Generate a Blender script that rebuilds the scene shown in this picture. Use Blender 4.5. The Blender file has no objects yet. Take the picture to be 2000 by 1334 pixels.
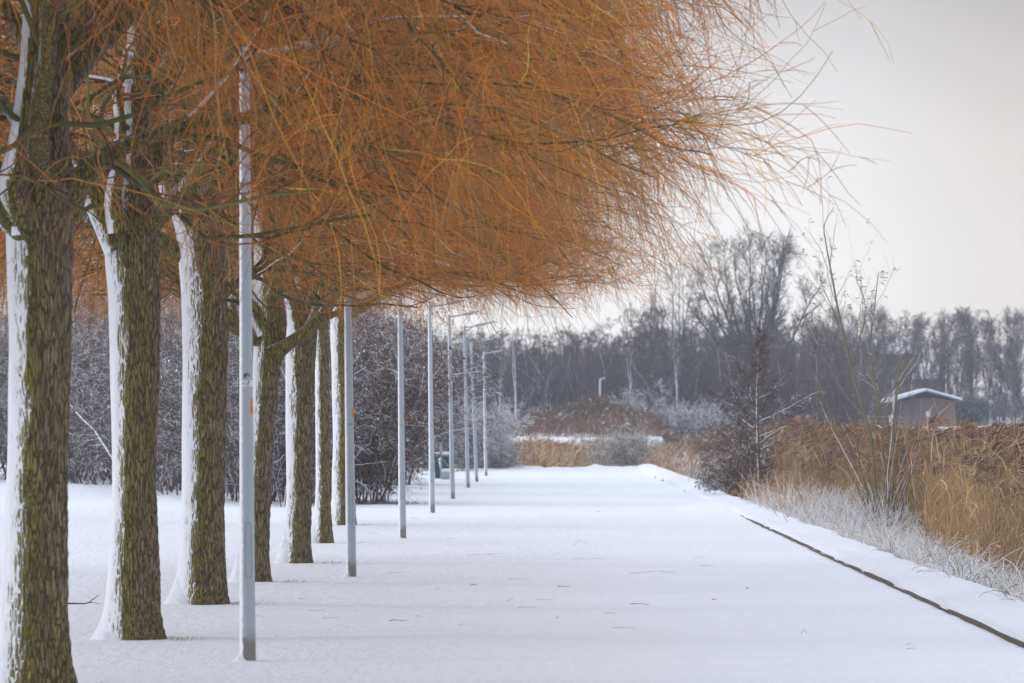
import bpy, math, random
import numpy as np
R = math.radians
S = bpy.context.scene
COL = S.collection
F = 8333.0          # focal length in photo pixels (150 mm on 36 mm, 2000 px wide)
EYE = 1.67
HZ = 838.0          # horizon row in the photograph
random.seed(5)

def P(px, py, D):   # measured photo point at distance D -> world
    return np.array([(px - 1000.0) * D / F, D, EYE - (py - HZ) * D / F])
def DZ(py, z=0.0):  # distance of a ground point of height z seen at row py
    return (EYE - z) * F / (py - HZ)

# ------------------------------------------------------------------ numpy noise
def _hash(ix, iy, iz, seed):
    h = (ix.astype(np.uint32) * np.uint32(374761393) + iy.astype(np.uint32) * np.uint32(668265263)
         + iz.astype(np.uint32) * np.uint32(2246822519) + np.uint32(seed * 3266489 + 17))
    h = (h ^ (h >> np.uint32(13))) * np.uint32(1274126177)
    h = h ^ (h >> np.uint32(16))
    return (h & np.uint32(0xffff)).astype(np.float64) / 32767.5 - 1.0
def vnoise(p, seed=0):
    p = np.asarray(p, float)
    f = np.floor(p); w = p - f; i = f.astype(np.int64)
    w = w * w * (3 - 2 * w)
    x, y, z = i[..., 0], i[..., 1], i[..., 2]
    def c(a, b, d): return _hash(x + a, y + b, z + d, seed)
    wx, wy, wz = w[..., 0], w[..., 1], w[..., 2]
    a = (c(0,0,0)*(1-wx)+c(1,0,0)*wx)*(1-wy)+(c(0,1,0)*(1-wx)+c(1,1,0)*wx)*wy
    b = (c(0,0,1)*(1-wx)+c(1,0,1)*wx)*(1-wy)+(c(0,1,1)*(1-wx)+c(1,1,1)*wx)*wy
    return a*(1-wz)+b*wz
def fbm(p, seed=0, o=3):
    p = np.asarray(p, float); s = 0; a = 1.0; t = 0
    for k in range(o):
        s = s + a * vnoise(p * 2**k, seed + k * 7); t += a; a *= .5
    return s / t
def sstep(a, b, x):
    t = np.clip((x - a) / (b - a), 0, 1); return t * t * (3 - 2 * t)
def nrm(v): return v / np.maximum(np.linalg.norm(v, axis=-1, keepdims=True), 1e-9)

# ------------------------------------------------------------------ geometry accumulators
class Geo:
    def __init__(s): s.v=[]; s.q=[]; s.c=[]; s.n=0
    def add(s, v, q, c):
        v = np.asarray(v, float).reshape(-1, 3)
        s.v.append(v); s.q.append(np.asarray(q, np.int64).reshape(-1, 4) + s.n)
        c = np.asarray(c, float)
        if c.ndim == 1: c = np.broadcast_to(c, (len(v), 4))
        s.c.append(c.reshape(-1, 4)); s.n += len(v)
    def tubes(s, pts, rad, sides, col):
        """pts (N,P,3) rad (N,P) col (4,), (N,4) or (N,P,4)"""
        N, K, _ = pts.shape
        if N == 0: return
        t = nrm(np.gradient(pts, axis=1))
        t0 = nrm(pts[:, -1] - pts[:, 0])
        ref = np.where(np.abs(t0[:, 2:3]) < .85, np.array([[0, 0, 1.]]), np.array([[1., 0.2, 0]]))[:, None, :]
        u = nrm(np.cross(t, ref)); w = np.cross(u, t)
        a = np.arange(sides) * 2 * math.pi / sides + math.pi / 2
        v = pts[:, :, None] + rad[:, :, None, None] * (np.cos(a)[:, None] * u[:, :, None] + np.sin(a)[:, None] * w[:, :, None])
        n, p, k = np.meshgrid(np.arange(N), np.arange(K - 1), np.arange(sides), indexing='ij')
        b = n * K * sides
        k2 = (k + 1) % sides
        q = np.stack([b+p*sides+k, b+(p+1)*sides+k, b+(p+1)*sides+k2, b+p*sides+k2], -1)
        s.add(v, q, s._col(col, N, K, sides))
    def _col(s, col, N, K, sides):
        col = np.asarray(col, float)
        if col.ndim == 1: col = np.broadcast_to(col, (N, 4))
        if col.ndim == 2: col = np.broadcast_to(col[:, None], (N, K, 4))
        return np.broadcast_to(col[:, :, None], (N, K, sides, 4))
    def ribbons(s, pts, wid, col, side=None):
        N, K, _ = pts.shape
        if N == 0: return
        t = nrm(np.gradient(pts, axis=1))
        if side is None: side = nrm(np.random.RandomState(N).randn(N, 1, 3))
        u = nrm(np.cross(t, side))
        v = np.stack([pts - u * wid[..., None] * .5, pts + u * wid[..., None] * .5], 2)
        n, p = np.meshgrid(np.arange(N), np.arange(K - 1), indexing='ij')
        b = n * K * 2 + p * 2
        q = np.stack([b, b + 1, b + 3, b + 2], -1)
        s.add(v, q, s._col(col, N, K, 2))
    def grid(s, v, col, closed=False):
        a, b = v.shape[:2]
        i, j = np.meshgrid(np.arange(a - 1), np.arange(b if closed else b - 1), indexing='ij')
        j2 = (j + 1) % b
        s.add(v, np.stack([i*b+j, i*b+j2, (i+1)*b+j2, (i+1)*b+j], -1), col)
    def box(s, lo, hi, col=(1,1,1,0), M=None):
        x0,y0,z0 = lo; x1,y1,z1 = hi
        v = np.array([[x0,y0,z0],[x1,y0,z0],[x1,y1,z0],[x0,y1,z0],[x0,y0,z1],[x1,y0,z1],[x1,y1,z1],[x0,y1,z1]])
        if M is not None: v = v @ np.asarray(M).T
        s.add(v, [[0,3,2,1],[4,5,6,7],[0,1,5,4],[1,2,6,5],[2,3,7,6],[3,0,4,7]], col)
    def build(s, name, mat, parent=None, smooth=True, loc=None):
        me = bpy.data.meshes.new(name)
        v = np.concatenate(s.v); q = np.concatenate(s.q); c = np.concatenate(s.c)
        me.vertices.add(len(v)); me.vertices.foreach_set('co', v.astype(np.float32).ravel())
        me.loops.add(len(q) * 4); me.loops.foreach_set('vertex_index', q.astype(np.int32).ravel())
        me.polygons.add(len(q)); me.polygons.foreach_set('loop_start', np.arange(0, len(q) * 4, 4, dtype=np.int32))
        me.polygons.foreach_set('use_smooth', np.full(len(q), smooth))
        at = me.attributes.new('col', 'FLOAT_COLOR', 'POINT'); at.data.foreach_set('color', c.astype(np.float32).ravel())
        me.update(calc_edges=True); me.validate()
        me.materials.append(mat)
        o = bpy.data.objects.new(name, me); COL.objects.link(o)
        if parent: o.parent = parent
        if loc is not None: o.location = loc
        return o

def thing(name, label, cat, loc, rz=0, group=None):
    o = bpy.data.objects.new(name, None); COL.objects.link(o)
    o.location = loc; o.rotation_euler = (0, 0, rz); o.empty_display_size = .2
    return tag(o, label, cat, group)
def tag(o, label, cat, group=None, kind=None):
    if label: o['label'] = label
    if cat: o['category'] = cat
    if group: o['group'] = group
    if kind: o['kind'] = kind
    return o
def copy_tree(o, loc, rz=0, sc=(1,1,1), label=None):
    r = o.copy(); COL.objects.link(r); r.location = loc; r.rotation_euler = (0,0,rz); r.scale = sc
    if label: r['label'] = label
    for ch in [c for c in bpy.data.objects if c.parent is o]:
        c = ch.copy(); COL.objects.link(c); c.parent = r
        for g in [c2 for c2 in bpy.data.objects if c2.parent is ch]:
            d = g.copy(); COL.objects.link(d); d.parent = c
    return r

# ------------------------------------------------------------------ materials
def newmat(name):
    m = bpy.data.materials.new(name); m.use_nodes = True
    nt = m.node_tree; b = nt.nodes['Principled BSDF']
    return m, nt, b
def N(nt, typ, **kw):
    n = nt.nodes.new(typ)
    for k, v in kw.items():
        if k in n.inputs: n.inputs[k].default_value = v
        else: setattr(n, k, v)
    return n
def math_(nt, op, a, b=None, clamp=False):
    n = nt.nodes.new('ShaderNodeMath'); n.operation = op; n.use_clamp = clamp
    for i, x in enumerate((a, b)):
        if x is None: continue
        if isinstance(x, (int, float)): n.inputs[i].default_value = x
        else: nt.links.new(x, n.inputs[i])
    return n.outputs[0]
def mix(nt, fac, a, b):
    n = nt.nodes.new('ShaderNodeMix'); n.data_type = 'RGBA'
    for i, x in ((0, fac), (6, a), (7, b)):
        if isinstance(x, (int, float)): n.inputs[i].default_value = x
        elif isinstance(x, tuple): n.inputs[i].default_value = (*x, 1) if len(x) == 3 else x
        else: nt.links.new(x, n.inputs[i])
    return n.outputs[2]
def ramp(nt, x, a, b):
    n = nt.nodes.new('ShaderNodeMapRange'); n.interpolation_type = 'SMOOTHSTEP'
    n.inputs[1].default_value = a; n.inputs[2].default_value = b
    nt.links.new(x, n.inputs[0]); return n.outputs[0]
def noise(nt, scale, vec=None, detail=4, rough=.55):
    n = N(nt, 'ShaderNodeTexNoise', Scale=scale, Detail=detail, Roughness=rough)
    if vec is not None: nt.links.new(vec, n.inputs['Vector'])
    return n.outputs['Fac']
def pos(nt, sc=(1,1,1)):
    g = nt.nodes.new('ShaderNodeNewGeometry'); m = N(nt, 'ShaderNodeMapping'); m.inputs['Scale'].default_value = sc
    nt.links.new(g.outputs['Position'], m.inputs['Vector']); return m.outputs[0], g
def bump(nt, b, h, strength, dist):
    n = N(nt, 'ShaderNodeBump', Strength=strength, Distance=dist)
    nt.links.new(h, n.inputs['Height']); nt.links.new(n.outputs[0], b.inputs['Normal']); return n
SNOW = (.86, .88, .93)

def mat_plain(name, col, rough=.7, var=.12, scale=8, metallic=0):
    m, nt, b = newmat(name)
    v, g = pos(nt); f = noise(nt, scale, v)
    c = mix(nt, f, tuple(x*(1-var) for x in col), tuple(min(1, x*(1+var)) for x in col))
    nt.links.new(c, b.inputs['Base Color']); b.inputs['Roughness'].default_value = rough; b.inputs['Metallic'].default_value = metallic
    return m
def mat_snow(name='snow', earth=False, grass=False, prick=.5):
    m, nt, b = newmat(name)
    v, g = pos(nt)
    f = noise(nt, 1.1, v, 5); vs = pos(nt, (1, .35, 1))[0]
    f2 = noise(nt, 9, vs, 4); f3 = noise(nt, 60, v, 3)
    c = mix(nt, f, (.80, .845, .935), (.885, .905, .955))
    if grass or prick < .5:   # thin snow with short frosted grass pricking through
        gsp = noise(nt, 95, v, 2); gm = noise(nt, .8, v, 3)
        k = math_(nt, 'MULTIPLY', ramp(nt, gsp, .66, .76), ramp(nt, gm, .47, .66))
        k = math_(nt, 'MULTIPLY', k, prick)
        c = mix(nt, k, c, (.46, .43, .36))
    if earth:
        s = N(nt, 'ShaderNodeSeparateXYZ'); nt.links.new(g.outputs['Normal'], s.inputs[0])
        k = math_(nt, 'ADD', s.outputs[2], math_(nt, 'MULTIPLY', noise(nt, 2.5, v), .5))
        k = ramp(nt, k, 1.06, .82)
        c = mix(nt, k, c, mix(nt, noise(nt, 3, v), (.20, .18, .16), (.36, .34, .32)))
    nt.links.new(c, b.inputs['Base Color']); b.inputs['Roughness'].default_value = .75
    b.inputs['Specular IOR Level'].default_value = .25
    h = math_(nt, 'ADD', math_(nt, 'MULTIPLY', f2, 1.0), math_(nt, 'MULTIPLY', f3, .35))
    bump(nt, b, h, .85, .06)
    return m
def mat_twig(name, snow=True, rough=.75, var=.25):
    """colour from the mesh, snow lying on upper sides; alpha of 'col' = how much snow the twig carries"""
    m, nt, b = newmat(name)
    a = N(nt, 'ShaderNodeAttribute'); a.attribute_name = 'col'
    v, g = pos(nt); f = noise(nt, 5, v, 2)
    k = mix(nt, f, (1-var, 1-var, 1-var), (1+var, 1+var, 1+var))
    mm = nt.nodes.new('ShaderNodeMix'); mm.data_type = 'RGBA'; mm.blend_type = 'MULTIPLY'; mm.inputs[0].default_value = 1
    nt.links.new(a.outputs['Color'], mm.inputs[6]); nt.links.new(k, mm.inputs[7])
    c = mm.outputs[2]
    if snow:
        s = N(nt, 'ShaderNodeSeparateXYZ'); nt.links.new(g.outputs['Normal'], s.inputs[0])
        z = math_(nt, 'ADD', math_(nt, 'MULTIPLY', s.outputs[2], .5), math_(nt, 'MULTIPLY', s.outputs[0], -.22))
        z = math_(nt, 'ADD', z, a.outputs['Alpha'])
        z = math_(nt, 'ADD', z, math_(nt, 'MULTIPLY', noise(nt, 4.5, v, 2), .7))
        c = mix(nt, ramp(nt, z, 1.08, 1.18), c, SNOW)
    nt.links.new(c, b.inputs['Base Color']); b.inputs['Roughness'].default_value = rough
    b.inputs['Specular IOR Level'].default_value = .25
    return m
def mat_bark(name='willow_bark'):
    """col.r = relief of the bark, col.a = snow lodged on it"""
    m, nt, b = newmat(name)
    a = N(nt, 'ShaderNodeAttribute'); a.attribute_name = 'col'
    sp = N(nt, 'ShaderNodeSeparateColor'); nt.links.new(a.outputs['Color'], sp.inputs[0])
    v, g = pos(nt, (1, 1, .22)); v1, _ = pos(nt)
    s = N(nt, 'ShaderNodeSeparateXYZ'); nt.links.new(g.outputs['Normal'], s.inputs[0])
    fine = noise(nt, 60, v, 5, .65); mid = noise(nt, 16, v, 3)
    rel = sp.outputs[0]
    # long narrow bark plates parted by cracks
    nz = N(nt, 'ShaderNodeTexNoise', Scale=14, Detail=3); nt.links.new(v, nz.inputs['Vector'])
    wv = nt.nodes.new('ShaderNodeVectorMath'); wv.operation = 'MULTIPLY_ADD'; nt.links.new(nz.outputs['Color'], wv.inputs[0]); wv.inputs[1].default_value = (.075, .075, .03)
    v2, _ = pos(nt, (1, 1, .10)); nt.links.new(v2, wv.inputs[2])
    def cells(sc):
        vo = N(nt, 'ShaderNodeTexVoronoi', feature='DISTANCE_TO_EDGE', Scale=sc); nt.links.new(wv.outputs[0], vo.inputs['Vector']); return vo.outputs['Distance']
    e1 = cells(46); e2 = cells(92)
    crack = math_(nt, 'MULTIPLY', ramp(nt, e1, .0, .17), math_(nt, 'ADD', .55, math_(nt, 'MULTIPLY', ramp(nt, e2, .0, .18), .45)))
    crack = math_(nt, 'MULTIPLY', crack, math_(nt, 'ADD', .62, math_(nt, 'MULTIPLY', ramp(nt, rel, .05, .5), .38)))
    brown = mix(nt, mid, (.26, .20, .145), (.48, .38, .275))
    moss = mix(nt, noise(nt, 11, v1, 3), (.19, .18, .040), (.41, .345, .066))
    side = math_(nt, 'ADD', math_(nt, 'MULTIPLY', s.outputs[0], -.42), math_(nt, 'MULTIPLY', noise(nt, 3.2, v, 3), .9))
    side = math_(nt, 'ADD', side, math_(nt, 'MULTIPLY', noise(nt, 34, v1, 4), .45))
    side = math_(nt, 'ADD', side, math_(nt, 'MULTIPLY', sp.outputs[1], .75))
    c = mix(nt, ramp(nt, side, .46, 1.10), brown, moss)
    tone = math_(nt, 'ADD', .55, math_(nt, 'MULTIPLY', fine, .9)); tn = nt.nodes.new('ShaderNodeMix'); tn.data_type = 'RGBA'; tn.blend_type = 'MULTIPLY'; tn.inputs[0].default_value = 1
    cb = nt.nodes.new('ShaderNodeCombineColor'); [nt.links.new(tone, cb.inputs[i]) for i in range(3)]; nt.links.new(c, tn.inputs[6]); nt.links.new(cb.outputs[0], tn.inputs[7])
    c = mix(nt, crack, (.068, .055, .034), tn.outputs[2])
    # wind-driven snow: first in the cracks, then over the plates
    sn = math_(nt, 'ADD', a.outputs['Alpha'], math_(nt, 'MULTIPLY', math_(nt, 'SUBTRACT', .52, crack), .50))
    sn = math_(nt, 'ADD', sn, math_(nt, 'MULTIPLY', math_(nt, 'SUBTRACT', noise(nt, 26, v2, 4, .65), .5), .75))
    sn = math_(nt, 'ADD', sn, math_(nt, 'MULTIPLY', math_(nt, 'SUBTRACT', noise(nt, 110, v1, 2), .5), .30))
    snf = ramp(nt, sn, .47, .60)
    c = mix(nt, snf, c, SNOW)
    nt.links.new(c, b.inputs['Base Color']); b.inputs['Roughness'].default_value = .85
    b.inputs['Specular IOR Level'].default_value = .2
    hh = math_(nt, 'MULTIPLY', math_(nt, 'ADD', fine, math_(nt, 'MULTIPLY', crack, 1.6)), math_(nt, 'SUBTRACT', 1, math_(nt, 'MULTIPLY', snf, .85)))
    bump(nt, b, hh, .8, .012)
    return m
def mat_pole():
    m, nt, b = newmat('grey_pole_paint')
    v, g = pos(nt); s = N(nt, 'ShaderNodeSeparateXYZ'); nt.links.new(g.outputs['Normal'], s.inputs[0])
    p = N(nt, 'ShaderNodeSeparateXYZ'); nt.links.new(g.outputs['Position'], p.inputs[0])
    c = mix(nt, noise(nt, 7, v, 4), (.35, .405, .46), (.42, .475, .52))
    c = mix(nt, ramp(nt, noise(nt, 22, v, 3), .68, .8), c, (.22, .25, .24))
    foot = math_(nt, 'ADD', p.outputs[2], math_(nt, 'MULTIPLY', noise(nt, 14, v, 3), .18))
    c = mix(nt, math_(nt, 'MULTIPLY', ramp(nt, foot, .33, .2), .85), c, (.17, .16, .135))
    sn = math_(nt, 'ADD', math_(nt, 'MULTIPLY', s.outputs[0], -1), math_(nt, 'MULTIPLY', math_(nt, 'SUBTRACT', noise(nt, 38, v, 4), .5), .5))
    c = mix(nt, ramp(nt, sn, .42, .72), c, SNOW)
    nt.links.new(c, b.inputs['Base Color']); b.inputs['Roughness'].default_value = .5
    return m

M_SNOW = mat_snow('snow_surface'); M_GROUND = mat_snow('snow_over_ground', earth=True, grass=True); M_PATH = mat_snow('snow_over_path', prick=.22)
M_BARK = mat_bark(); M_WTWIG = mat_twig('willow_twigs', snow=True); M_TWIG = mat_twig('snowy_twigs'); M_REED = mat_twig('reed_straw', snow=True, var=.3)
M_POLE = mat_pole()
M_ORANGE = mat_plain('orange_sticker', (.75, .28, .01), .5, .05); M_WHITE = mat_plain('white_plate', (.74, .75, .76), .5, .05)
M_DARKLINE = mat_plain('dark_gap', (.10, .12, .135), .7); M_GREENSTAIN = mat_plain('green_algae', (.075, .12, .02), .9, .4, 60)
M_GLASS = mat_plain('lamp_lens', (.45, .5, .55), .25, .05)
M_STEEL = mat_plain('weathered_edge_beam', (.10, .075, .055), .85, .35, 14)
M_BRICK = None

# ------------------------------------------------------------------ ground
def off_of(x, y): return x - .009 * y
KERB0, KERB1 = 3.6, 4.32
def ground_z(x, y):
    x = np.asarray(x, float); y = np.asarray(y, float); o = off_of(x, y)
    q = np.stack([x, y, np.zeros_like(x)], -1)
    z = .045 * fbm(q * np.array([.35, .2, 1]), 3)
    z += .008 * fbm(q * np.array([2.2, 1.2, 1]), 9, 2)
    z += .22 * sstep(4.5, 12, -o) * sstep(30, 90, y) + .12 * fbm(q * .4, 5) * sstep(4, 7, -o)
    z *= 1 - .8 * sstep(2.6, 3.4, o) * sstep(5, 4, o)
    # drift that buries the kerb face
    z += .11 * np.exp(-((y - 91) / 9) ** 2) * sstep(2.5, 3.6, o) * sstep(4.6, 3.8, o)
    z += .012 * sstep(98, 106, y) * sstep(2.6, 3.6, o) * sstep(4.6, 3.9, o) * (.75 + .6 * vnoise(q * np.array([.3, .16, 1]), 31))
    # kerb foot scour hollows with wind ripples
    z += .007 * vnoise(q * np.array([2.6, 2.2, 1]), 44) * sstep(2.7, 3.5, o) * sstep(3.9, 3.6, o)
    # bank right of the kerb
    z -= .30 * sstep(4.3, 5.4, o) + .25 * sstep(5.5, 8, o)
    z += .06 * fbm(q * 1.6, 12) * sstep(4.4, 5, o)
    # drifts at the end of the path
    rid = np.exp(-((y - 179.5) / 2.6) ** 2)
    z += rid * sstep(5.2, 4.2, o) * (.0 + .17 * np.clip(vnoise(q * np.array([.9, .25, 1]) + 3.3, 21), -.3, 1) + .06 * vnoise(q * np.array([3.1, 1, 1]), 22)) * sstep(-9, -2, o)
    z += (.15 + .09 * vnoise(q * np.array([2.6, .8, 1]), 25)) * np.exp(-((o - 2.0) / .9) ** 2 - ((y - 179.5) / 2.2) ** 2)
    # ditch and reed margin
    near = z
    ditch = -.62
    k = sstep(182, 186, y); kr = sstep(150, 158, y) * sstep(5.6, 6.6, o)
    z = near * (1 - np.maximum(k, kr)) + ditch * np.maximum(k, kr)
    wob = 1.3 * vnoise(q * np.array([.35, .05, 1]), 61)
    far_l = (1.22 + .13 * fbm(q * np.array([.7, .5, 1]), 63)) * sstep(199.2, 200.8, y + wob) + .40 * sstep(203, 265, y) + .25 * sstep(265, 320, y)
    far_r = (.2 + .0) * sstep(212, 222, y + wob) + 1.15 * sstep(222, 262, y) + .30 * sstep(262, 300, y) + .27 * sstep(300, 330, y)
    mixr = sstep(5.2, 6.2, o)
    z = z + np.where(y > 190, (far_l - ditch * sstep(199, 201, y)) * (1 - mixr) + (far_r - ditch * sstep(212, 222, y)) * mixr, 0)
    # reedy mound beyond the ditch
    z += 0.85 * np.exp(-((x - 5.0) / 2.9) ** 2 - ((y - 243) / 6) ** 2)
    return z
def gz(x, y): return float(ground_z(np.array([x]), np.array([y]))[0])

def build_ground():
    yl = np.concatenate([np.arange(4, 30, .5), np.arange(30, 120, .4), np.arange(120, 190, .6), np.arange(190, 206, .3), np.arange(206, 270, 1.0),
                         np.arange(270, 420, 5), np.geomspace(420, 6000, 25)])
    ol = np.concatenate([-np.geomspace(3000, 60, 16), np.arange(-55, -14, 2.0), np.arange(-14, -6, .35), np.arange(-6, 3.4, .12), np.arange(3.4, 7.2, .07),
                         np.arange(7.2, 16, .3), np.arange(16, 60, 1.5), np.geomspace(62, 3000, 18)])
    ia = int(np.argmin(np.abs(ol + 2.6))); ib = int(np.argmin(np.abs(ol - KERB0 - .02)))
    o, y = np.meshgrid(ol, yl); x = o + .009 * np.minimum(y, 420)
    z = ground_z(x, y); V = np.stack([x, y, z], -1)
    iy = int(np.argmin(np.abs(yl - 181)))
    g = Geo(); h = Geo(); c = (1, 1, 1, 0)
    h.grid(V[:iy+1, ia:ib+1], c)
    g.grid(V[:iy+1, :ia+1], c); g.grid(V[:iy+1, ib:], c); g.grid(V[iy:], c)
    a = g.build('snowy_ground', M_GROUND); a['kind'] = 'structure'
    b = h.build('snowy_path', M_PATH); b['kind'] = 'structure'
    # merge strips' shared borders so shading stays continuous
    import bmesh
    bm = bmesh.new(); bm.from_mesh(a.data); bmesh.ops.remove_doubles(bm, verts=bm.verts, dist=.0005); bm.to_mesh(a.data); bm.free()
    w = Geo(); w.grid(np.array([[[-80., 183, -.5], [120, 183, -.5]], [[-80, 232, -.5], [120, 232, -.5]]]), c)
    w.grid(np.array([[[7.4, 150, -.5], [40, 150, -.5]], [[7.4, 182.9, -.5], [40, 182.9, -.5]]]), c)
    m, nt, bs = newmat('grey_ice_water'); v, _ = pos(nt, (1, .2, 1))
    nt.links.new(mix(nt, noise(nt, .5, v), (.22, .23, .25), (.42, .43, .45)), bs.inputs['Base Color']); bs.inputs['Roughness'].default_value = .35
    w.build('water', m)['kind'] = 'structure'
build_ground()

# ------------------------------------------------------------------ kerb (edge beam along the quay, snow cap on top)
def build_kerb():
    t = thing('quay_kerb', 'long dark edge beam capped with snow along the right side of the path', 'kerb', (0, 0, 0))
    yl = np.arange(14, 178, .25); xc = .009 * yl
    wob = .010 * np.sin(yl * .21) + .006 * vnoise(np.stack([yl*.15, yl*0, yl*0], -1), 3)
    z0 = np.full_like(yl, -.25); zt = .040 + .003 * vnoise(np.stack([yl*.3, yl*0, yl*0], -1), 8)
    sec = [(KERB0, -1), (KERB0, .92), (KERB0+.02, 1), (KERB1-.03, 1), (KERB1, .9), (KERB1, -1)]
    V = np.zeros((len(yl), len(sec), 3))
    for i, (o, h) in enumerate(sec):
        V[:, i, 0] = xc + wob + o; V[:, i, 1] = yl; V[:, i, 2] = np.where(h < 0, z0, zt * h)
    g = Geo(); g.grid(V, (1, 1, 1, 0)); g.build('edge_beam', M_STEEL, t)
    # the snow cap, with an uneven lip
    us = np.linspace(0, 1, 22)
    yl = np.arange(14, 178.6, .12)
    xc = .009 * yl; wob = .010 * np.sin(yl * .21) + .006 * vnoise(np.stack([yl*.15, yl*0, yl*0], -1), 3)
    Y, U = np.meshgrid(yl, us, indexing='ij')
    q = np.stack([Y * .9, U * 2, U * 0], -1)
    lip = .010 + .014 * vnoise(np.stack([yl * 1.1, yl * 0, yl * 0], -1), 71)
    w0 = KERB0 + .015 - np.clip(lip, -.012, .03)[:, None]; w1 = KERB1 + .12 + .07 * vnoise(np.stack([yl*.7, yl*0, yl*0], -1), 72)[:, None]
    o = w0 + (w1 - w0) * U
    farm = sstep(97, 101, yl) * (vnoise(np.stack([yl * .22, yl * 0, yl * 0], -1), 77) < .62)
    w0 = w0 - .05 * farm[:, None]; o = w0 + (w1 - w0) * U
    th = .050 + .022 * fbm(q * np.array([.5, 1, 1]), 73) + .012 * fbm(q * np.array([3, 3, 1]), 74)
    th = th * (1 - (2 * U - 1) ** 8) ** .5
    th += .13 * sstep(98, 135, Y) * np.sin(U * math.pi) ** .7
    z = .038 + th - .12 * sstep(.86, 1, U)
    far = farm; z[:, 0] = .028 - .066 * far; z[:, 1] -= .02 * far
    X = xc[:, None] + wob[:, None] + o
    g = Geo(); g.grid(np.stack([X, Y, z], -1), (1, 1, 1, 0)); g.build('snow_cap', M_SNOW, t)
build_kerb()

# ------------------------------------------------------------------ bark tubes
def catmull(pts, n):
    p = np.asarray(pts, float)
    p = np.vstack([2*p[0]-p[1], p, 2*p[-1]-p[-2]])
    L = len(p) - 3; u = np.linspace(0, L, n); i = np.minimum(u.astype(int), L - 1); t = (u - i)[:, None]
    a, b, c, d = p[i], p[i+1], p[i+2], p[i+3]
    return .5 * ((2*b) + (c-a)*t + (2*a-5*b+4*c-d)*t*t + (3*b-a-3*c+d)*t**3)
def bark_tube(geo, path, rad, sides, rows, seed, amp=.02, snow=1.0, flare=0.0, moss=0.0):
    pr = catmull(np.column_stack([path, rad]), rows); c = pr[:, :3]; r = np.maximum(pr[:, 3], .004)
    t = nrm(np.gradient(c, axis=0)); s = np.concatenate([[0], np.cumsum(np.linalg.norm(np.diff(c, axis=0), axis=1))])
    ref = np.array([0, 1., 0.05]); u = nrm(np.cross(ref[None], t)); w = np.cross(t, u)
    th = np.linspace(0, 2*math.pi, sides, endpoint=False)
    nvec = np.cos(th)[None, :, None] * u[:, None] + np.sin(th)[None, :, None] * w[:, None]
    rr = r[:, None] * np.ones(sides)[None]
    q = np.stack([np.cos(th)[None] * rr, np.sin(th)[None] * rr, np.broadcast_to(s[:, None], rr.shape)], -1)
    if flare > 0:   # root buttresses
        z = s[:, None]; k = np.exp(-z / .16)
        rr = rr + flare * k * (1 + .55 * np.cos(5 * th[None] + seed) + .35 * np.cos(3 * th[None] + 2 * seed))
    rr = rr * (1 + .05 * vnoise(q * np.array([4, 4, 1.3]), seed + 1) + .03 * vnoise(q * np.array([9, 9, 3]), seed + 2))
    wq = q + .03 * np.stack([vnoise(q * np.array([9, 9, 4.5]), seed+3), vnoise(q * np.array([9, 9, 4.5]), seed+4), 0*rr], -1)
    f = np.abs(vnoise(wq * np.array([44, 44, 8.5]), seed + 5)); f2 = np.abs(vnoise(wq * np.array([80, 80, 22]), seed + 6))
    h = np.clip(f * 1.5, 0, 1) * .65 + np.clip(f2 * 1.7, 0, 1) * .35          # plates with furrows
    L = np.array([-.93, .02, .36]); L /= np.linalg.norm(L)
    d = nvec @ L
    lo = vnoise(q * np.array([5, 5, 1.2]), seed + 8); 
    lo2 = vnoise(np.stack([0*rr, 0*rr, np.broadcast_to(s[:, None], rr.shape) * 1.1], -1), seed + 12)
    lev = -.35 + 1.95 * sstep(-.16 + .10 * lo + .10 * lo2, .98, d + .11 * vnoise(q * np.array([22, 22, 3.2]), seed + 9) + .10 * vnoise(q * np.array([50, 50, 7]), seed + 10)) * snow
    over = lev - h
    sn = np.clip((lev + .35) / 1.95, 0, 1)
    disp = amp * (np.maximum(h, np.minimum(lev, 1.9)) - .8)
    taper = np.clip(r / r.max(), .25, 1)[:, None]
    V = c[:, None] + nvec * (rr + disp * taper)[..., None]
    col = np.stack([h, np.broadcast_to(np.clip(moss + .0*rr, 0, 1), rr.shape), 0*rr, sn], -1)
    geo.grid(V, col.reshape(-1, 4), closed=True)
    return c, r

# ------------------------------------------------------------------ branching
def grow(rng, p0, d0, L, n, wob=.25, trop=0., power=1.):
    """p0,d0 (N,3), L (N,) -> pts (N,n+1,3)"""
    pts = [p0]; d = nrm(d0); p = p0
    for k in range(n):
        f = ((k + 1) / n) ** power
        tz = trop if np.ndim(trop) == 0 else trop[:, None]
        d = nrm(d + wob * rng.randn(*d.shape) / math.sqrt(n) * 1.2 + np.array([0, 0, 1.]) * tz * f)
        p = p + d * (L / n)[:, None]; pts.append(p)
    return np.stack(pts, 1)
def spawn(rng, pts, rad, count, t0, t1, angle, ang_var=.25, bias=None):
    """children start on parents' polylines"""
    N_, K, _ = pts.shape
    idx = np.repeat(np.arange(N_), count); m = len(idx)
    t = (t0 + (t1 - t0) * rng.rand(m)) * (K - 1); i = np.minimum(t.astype(int), K - 2); w = (t - i)[:, None]
    a, b = pts[idx, i], pts[idx, i+1]
    p = a * (1 - w) + b * w; tan = nrm(b - a)
    r = rad[idx, i] * (1 - w[:, 0]) + rad[idx, i+1] * w[:, 0]
    perp = nrm(np.cross(tan, rng.randn(m, 3)))
    an = angle + ang_var * rng.randn(m)
    d = tan * np.cos(an)[:, None] + perp * np.sin(an)[:, None]
    if bias is not None: d = nrm(d + bias)
    return p, d, r, idx
def taper(r0, n, end=.35):
    return r0[:, None] * np.linspace(1, end, n + 1)[None]
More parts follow.
